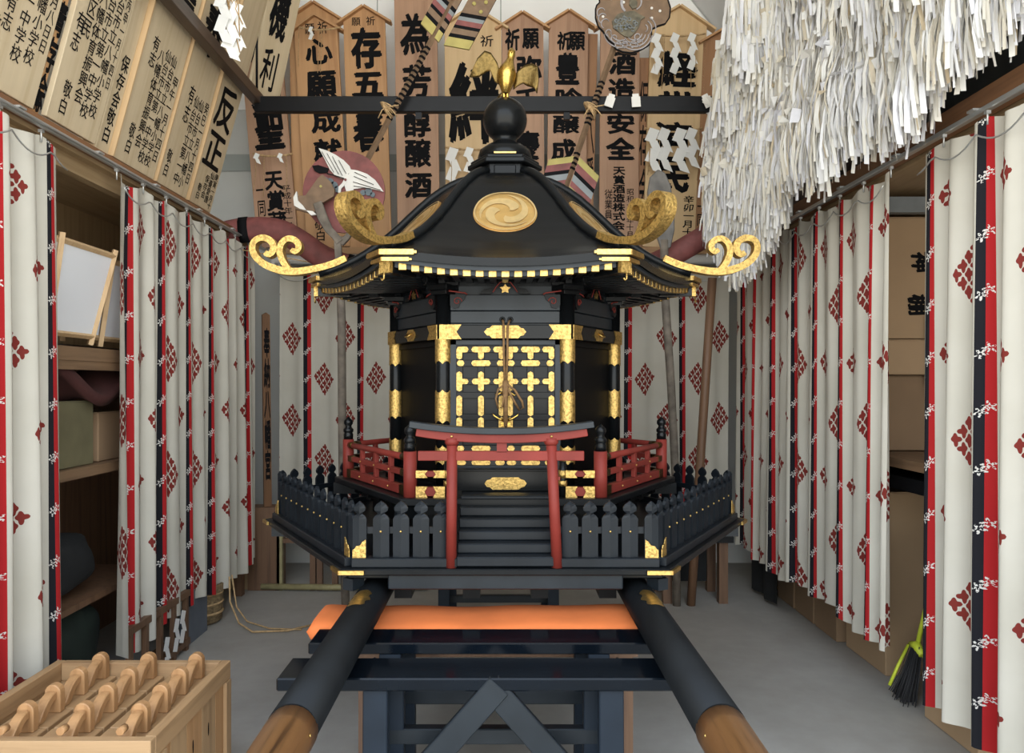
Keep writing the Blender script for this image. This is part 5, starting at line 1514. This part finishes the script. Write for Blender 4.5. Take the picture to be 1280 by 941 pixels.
def arch(mb, x, y0, y1, z, w=.016):
    """carved handle: round-topped upright at the far end and an arch running down towards the camera"""
    hw, h, t = .026, .092, .030
    out = [(-hw, 0), (hw, 0), (hw, h-hw)]+[(hw*math.cos(R(a)), h-hw+hw*math.sin(R(a))) for a in range(20, 180, 20)]+[(-hw, h-hw)]
    mb.prism([(x+a, z+b) for a, b in out], y1-t, y1)
    L = y1-t-y0; n = 12; top, bot = [], []
    for i in range(n+1):
        u = i/n; zc = .072*(1-(1-u)**2.2)
        top.append((y0+L*u, z+max(zc, .014))); bot.append((y0+L*u, z+max(0, .072*(1-(1-max(0, u-.22)/.78)**2.0)-.026 if u > .22 else 0)))
    vs = [(x-w, p, q) for p, q in top]+[(x-w, p, q) for p, q in bot]+[(x+w, p, q) for p, q in top]+[(x+w, p, q) for p, q in bot]
    m_ = n+1; fs = []
    for i in range(n):
        fs += [(i, i+1, m_+i+1, m_+i), (2*m_+i+1, 2*m_+i, 3*m_+i, 3*m_+i+1), (i+1, i, 2*m_+i, 2*m_+i+1), (m_+i, m_+i+1, 3*m_+i+1, 3*m_+i)]
    fs += [(0, m_, 3*m_, 2*m_), (m_-1, 3*m_-1, 4*m_-1, 2*m_-1)]
    mb.add(vs, fs); return mb
for r, (nm, xs, cnt) in enumerate((('left', -1.50, 4), ('middle', -1.325, 4), ('right', -1.15, 4))):
    hb_ = empty('handled_board', (xs, (cy0+cy1)/2, CT-.08), nm+' row of pale boards with carved wooden handles inside the open crate', 'handled board', 'handled boards inside the crate')
    for i in range(cnt):
        y0 = cy0+.012+i*.142+(r % 2)*.0; y1 = y0+.136
        obj('board', MB().box(xs-.080, xs+.078, y0, y1, CT-.0795, CT-.045), M['pine_y'], hb_, bevel=.002)
        obj('handle', arch(MB(), xs+.03, y0+.004, y1-.004, CT-.045), M['pinepost'], hb_, bevel=.003)
    obj('peg', MB().tube([(xs+.03, cy0+.0, CT-.0+.012), (xs+.03, cy0+.03, CT+.012)], .012, 8), M['pinepost'], hb_)
# ================================================================== shelf contents, left
def carton(x0, x1, y0, y1, z0, z1, mat, label, cat='cardboard box', group=None, tape=True, name='cardboard_box', open_=False):
    root = empty(name, ((x0+x1)/2, (y0+y1)/2, z0), label, cat, group)
    obj('box_body', MB().box(x0, x1, y0, y1, z0, z1-.004), M[mat] if isinstance(mat, str) else mat, root, bevel=.004)
    xm = (x0+x1)/2
    for a, b in ((x0+.002, xm-.002), (xm+.002, x1-.002)): obj('flap', MB().box(a, b, y0+.001, y1-.001, z1-.004, z1), M[mat] if isinstance(mat, str) else mat, root)
    if tape: obj('packing_tape', MB().box(xm-.025, xm+.025, y0-.0015, y1+.0015, z1-.06, z1+.0015), plain('tape', (.42, .31, .2), .35) if 'TAPE' not in M else M['TAPE'], root)
    return root
M['TAPE'] = plain('glossy_packing_tape', (.40, .30, .19), .3)
# paper lantern frames
def lantern(x, y0, y1, z0, h, label, tilt=0):
    root = empty('paper_lantern', (x, (y0+y1)/2, z0), label, 'paper lantern', 'paper lanterns on the left shelf')
    mm = Matrix.Translation((x, (y0+y1)/2, z0)) @ Matrix.Rotation(tilt, 4, 'X') @ Matrix.Rotation(R(8), 4, 'Y')
    w = (y1-y0)/2; d = .24; pw_ = .011
    k = .78   # narrower at the foot
    def cor(sx, sy, z): f = k+(1-k)*z/h; return Vector((-d/2+sx*d/2*f, sy*w*f, z))
    for sx in (-1, 1):
        for sy in (-1, 1):
            a, b = cor(sx, sy, -.02), cor(sx, sy, h+.02)
            obj('corner_post', MB().tube([mm @ a, mm @ b], .015, 4, smooth=False), M['lath'], root)
    for z in (.02, h-.01):
        for (s1, s2) in (((-1, -1), (1, -1)), ((1, -1), (1, 1)), ((1, 1), (-1, 1)), ((-1, 1), (-1, -1))):
            obj('cross_bar', MB().tube([mm @ cor(*s1, z), mm @ cor(*s2, z)], .014, 4, smooth=False), M['lath'], root)
    for (s1, s2) in (((1, -1), (1, 1)), ((-1, -1), (1, -1)), ((1, 1), (-1, 1))):
        q = [cor(*s1, .03), cor(*s2, .03), cor(*s2, h-.02), cor(*s1, h-.02)]
        nrm = (q[1]-q[0]).cross(q[3]-q[0]).normalized()*.001
        vs = [mm @ (p-nrm) for p in q]+[mm @ (p+nrm) for p in q]
        obj('paper_panel', MB().add(vs, [(3, 2, 1, 0), (4, 5, 6, 7), (0, 1, 5, 4), (1, 2, 6, 5), (2, 3, 7, 6), (3, 0, 4, 7)]), M['washi'], root)
lantern(-1.90, 3.17, 3.60, 1.695, .42, 'white paper lantern with pale wood frame on the left shelf, nearer of the two', R(0))
lantern(-1.92, 3.63, 4.02, 1.695, .40, 'white paper lantern with pale wood frame on the left shelf, partly behind the far curtain', R(0))
tag(obj('wood_edging', MB().box(-1.90, -1.865, 3.0, 4.2, 1.60, 1.66).box(-1.90, -1.87, 3.0, 4.2, 1.56, 1.60), M['shelfwood'], lu), None)
carton(-2.2, -1.93, 3.30, 3.58, 1.122, 1.42, 'cream', 'cream coloured box on the lower left shelf behind the curtain gap', 'box', tape=False)
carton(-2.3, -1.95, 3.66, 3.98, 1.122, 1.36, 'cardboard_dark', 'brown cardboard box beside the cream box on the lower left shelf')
cl2 = MB().grid(30, 12, lambda u, v: Vector((-2.25+.36*v, 3.0+1.05*u, 1.46+.06*math.sin(u*9)+.03*math.sin(v*7+u*5))))
fc = obj('folded_cloth', cl2, plain('dark_red_cloth', (.05, .012, .01), .85)); fc.modifiers.new('t', 'SOLIDIFY').thickness = .05
tag(fc, 'dark red folded cloth lying over the boxes on the lower left shelf', 'cloth')
def sack(x, y, z, rx, ry, rz, mat, label, name='cloth_bundle', cat='bundle', seed=1):
    rn = random.Random(seed); ph_ = [rn.uniform(0, 6) for _ in range(5)]
    def f(u, v):
        th, p = 2*PI*u, PI*v
        r = 1+.10*math.sin(3*th+ph_[0])*math.sin(p)+.07*math.sin(5*th+4*p+ph_[1])
        r_ = math.sin(p)**.6 if 0 < v < 1 else 0
        return Vector((x+rx*r*r_*math.cos(th), y+ry*r*r_*math.sin(th), z+rz-rz*math.copysign(abs(math.cos(p))**.7, -math.cos(p))*-1*(1)))
    return tag(obj(name, MB().grid(36, 20, f), M[mat] if isinstance(mat, str) else mat), label, cat)
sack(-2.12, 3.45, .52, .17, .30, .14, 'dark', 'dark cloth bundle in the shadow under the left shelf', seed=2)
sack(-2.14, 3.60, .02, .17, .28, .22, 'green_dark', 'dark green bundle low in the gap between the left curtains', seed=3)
tag(obj('wooden_plank', MB().box(-2.4, -1.93, 3.0, 4.2, .47, .50), M['oldwood'], lu), None)
wb = carton(-2.25, -1.92, 2.86, 3.26, .001, .34, M['oldwood'], 'dark brown wooden chest on the floor under the left shelf gap', 'chest', tape=False, name='wooden_chest')
obj('label_plate', MB().box(-1.9205, -1.916, 3.08, 3.22, .20, .27), M['ink'], wb)
tag(obj('low_lattice_rack', (lambda mb: mb)(MB().box(-1.90, -1.86, 3.75, 4.25, .0, .05)), M['oldwood'], lu), None)
# low lattice with white papers between crate and curtain foot
lr = empty('low_rack', (-1.72, 4.0, 0), 'dark brown low rack with white paper strips behind the crate, under the left curtain', 'rack')
for z in (.03, .30): obj('rack_bar', MB().box(-1.80, -1.77, 3.6, 4.3, z, z+.035), M['oldwood'], lr)
for i in range(5): obj('rack_post', MB().box(-1.80, -1.775, 3.62+i*.16, 3.65+i*.16, .0, .30), M['oldwood'], lr)
for i, (y, h_) in enumerate(((3.98, .14), (4.10, .20), (4.18, .22))):
    mb = MB(); zig(mb, -1.755, y, .04+h_, .05, 3, R(90)); obj('paper_strip', mb, M['paper'], lr)
tag(obj('grey_board', MB().box(-1.83, -1.80, 4.30, 4.62, .0, .30), plain('blue_grey_board', (.12, .14, .17), .8)), 'blue-grey panel standing on the floor under the left curtain', 'board')
bk_ = empty('wicker_basket', (-1.88, 4.78, 0), 'brown wicker basket under the far end of the left curtain', 'basket')
obj('basket_body', MB().lathe([(.10, .0), (.125, .02), (.13, .12), (.135, .24), (.12, .245), (.11, .1)], 20, Matrix.Translation((-1.90, 4.78, 0))), plain('wicker', (.20, .14, .07), .85, var=.5, s=70, bmp=.6, bs=70), bk_)
for z in (.06, .12, .18): obj('weave_band', MB().lathe([(.128, z), (.138, z+.008), (.129, z+.016)], 20, Matrix.Translation((-1.90, 4.78, 0))), M['rope'], bk_)
tag(obj('dark_post', MB().box(-1.90, -1.84, 5.35, 5.41, 0, .35), M['oldwood']), 'dark wooden post at the foot of the left back corner', 'post')
rp3 = MB()
q0 = Vector((-1.70, 4.72, .30))
rp3.tube([q0, q0+Vector((.01, -.02, -.15)), q0+Vector((.08, -.06, -.27)), (-1.50, 4.55, .012), (-1.30, 4.58, .010), (-1.15, 4.72, .010)], .006, 6)
rp3.tube([q0+Vector((.0, .04, 0)), q0+Vector((.03, .04, -.2)), (-1.60, 4.75, .012), (-1.42, 4.62, .010), (-1.22, 4.60, .010)], .005, 6)
tag(obj('loose_rope', rp3, M['rope']), 'loose straw rope trailing onto the floor below the left curtain', 'rope')
# leaning bamboo rack behind the shrine foot on the left
rk = empty('bamboo_rack', (-1.3, 5.5, 0), 'low bamboo and timber rack on the floor behind the shrine at left', 'rack')
obj('bamboo_pole', MB().tube([(-1.75, 5.50, .03), (-1.2, 5.48, .03), (-.55, 5.50, .03)], .022, 10), M['bamboo'], rk)
for x, h_ in ((-1.62, .42), (-1.38, .40), (-1.33, .34), (-1.22, .30), (-.95, .36)): obj('timber_post', MB().box(x-.02, x+.02, 5.50, 5.54, 0, h_), M['oldwood'] if x != -1.62 else M['bamboo'], rk)
obj('top_bar', MB().box(-1.75, -.7, 5.52, 5.56, .34, .37), M['oldwood'], rk)
# leaning board with writing at the left back corner
up_ = Vector((.10, .12, 1)).normalized()
m = frame((-1.72, 5.55, .60), (.75, .66, 0), up_)
board(m, .058, 1.42, .02, 'dark', [('奉納八幡宮', 0, 1.3, .2, .045, .03)], 0, 'narrow brown board with black characters leaning in the gap at the left back corner', None, True)
tag(obj('support_crate', MB().box(-1.85, -1.62, 5.50, 5.66, 0, .60), M['oldwood'], rk), None)
# right back lower clutter
rk2 = empty('dark_stool', (1.35, 5.35, 0), 'dark wooden stand on the floor behind the shrine at right', 'stand')
for x, y in ((1.12, 5.2), (1.50, 5.2), (1.12, 5.5), (1.50, 5.5)): obj('leg', MB().box(x-.03, x+.03, y-.03, y+.03, 0, .42), M['oldwood'], rk2)
obj('seat_board', MB().box(1.06, 1.56, 5.14, 5.56, .42, .46), M['dark'], rk2)
obj('side_panel', MB().box(1.2, 1.46, 5.46, 5.49, .08, .42), M['dark'], rk2)
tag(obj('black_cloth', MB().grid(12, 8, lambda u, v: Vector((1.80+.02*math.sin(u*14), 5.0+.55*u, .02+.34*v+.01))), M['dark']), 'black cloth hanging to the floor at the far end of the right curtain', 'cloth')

# ================================================================== right side boxes
# upper cartons seen in the curtain gap
bxr = carton(2.01, 2.42, 4.0, 4.5, 1.735, 2.375, 'cardboard', 'large brown cardboard box marked 神棚 seen in the gap between the right curtains', tape=False)
for (ch, px, py) in (('神', 1151, 327), ('棚', 1147, 381)):
    q = P(px, py, 3.998); lt = MB()
    lettering(lt, frame(q, (.06, 0, -1), (1, 0, .06)), ch, 0, .052, -.048, .105, -.001 if False else .0, .035)
    obj('printed_character', lt, M['ink'], bxr)
q = P(1166, 392, 3.998); lt = MB(); lettering(lt, frame(q, (0, 0, -1), (1, 0, 0)), 'の', 0, .04, -.04, .08, 0, .03); obj('printed_character', lt, M['dullred'], bxr)
carton(2.00, 2.40, 3.99, 4.5, 1.545, 1.73, 'cardboard', 'flat brown cardboard box directly under the 神棚 box', tape=False)
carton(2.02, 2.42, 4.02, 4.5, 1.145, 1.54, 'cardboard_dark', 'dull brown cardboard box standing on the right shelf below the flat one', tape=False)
carton(2.21, 2.42, 3.86, 3.96, 1.50, 1.86, 'cardboard', 'narrow tan cardboard box at the right edge of the curtain gap', tape=False)
obj('dark_shelf', MB().box(1.92, 2.42, 2.9, 4.5, .985, 1.05), M['ink'], ru)
carton(1.957, 2.40, 3.89, 4.34, .001, .943, 'cardboard', 'tall cardboard box on the floor behind the right curtain gap')
carton(1.895, 2.38, 3.03, 3.42, .001, .78, 'cardboard', 'cardboard box on the floor under the nearest right curtain')
carton(1.95, 2.40, 2.40, 2.98, .001, .50, 'cardboard_dark', 'low cardboard box at the lower right corner of the photo')
for i, (y0, y1, h_) in enumerate(((4.40, 4.70, .46), (4.73, 5.02, .44), (5.05, 5.34, .42))):
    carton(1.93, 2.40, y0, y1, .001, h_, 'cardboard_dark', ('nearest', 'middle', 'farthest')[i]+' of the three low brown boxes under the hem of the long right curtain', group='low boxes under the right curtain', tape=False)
# broom
br = empty('broom', (1.93, 3.6, .0), 'broom with black bristles and a bright yellow band standing between the right boxes', 'broom')
b0, b1 = Vector((1.97, 3.62, .24)), Vector((1.885, 3.58, .0))
bm_ = MB(); rn = random.Random(3)
for i in range(90):
    a = rn.uniform(-1, 1); c = rn.uniform(-1, 1)
    bm_.tube([b0+Vector((a*.012, c*.035, rn.uniform(-.01, .02))), b0.lerp(b1, .5)+Vector((a*.02, c*.055, 0)), b1+Vector((a*.035, c*.075, rn.uniform(0, .03)))], .0022, 4)
obj('bristles', bm_, M['bristle'], br)
obj('head_band', MB().tube([b0+Vector((0, -.05, -.02)), b0+Vector((0, 0, .012)), b0+Vector((0, .05, .0))], [.016, .022, .016], 10), M['yellow'], br)
obj('side_strip', MB().tube([b0+Vector((-.015, .045, 0)), b0.lerp(b1, .5)+Vector((-.03, .055, .02)), b1+Vector((-.03, .07, .05))], .008, 6), M['yellow'], br)
obj('handle', MB().tube([b0, b0+Vector((.17, .01, .72))], .011, 10), M['yellow'], br)
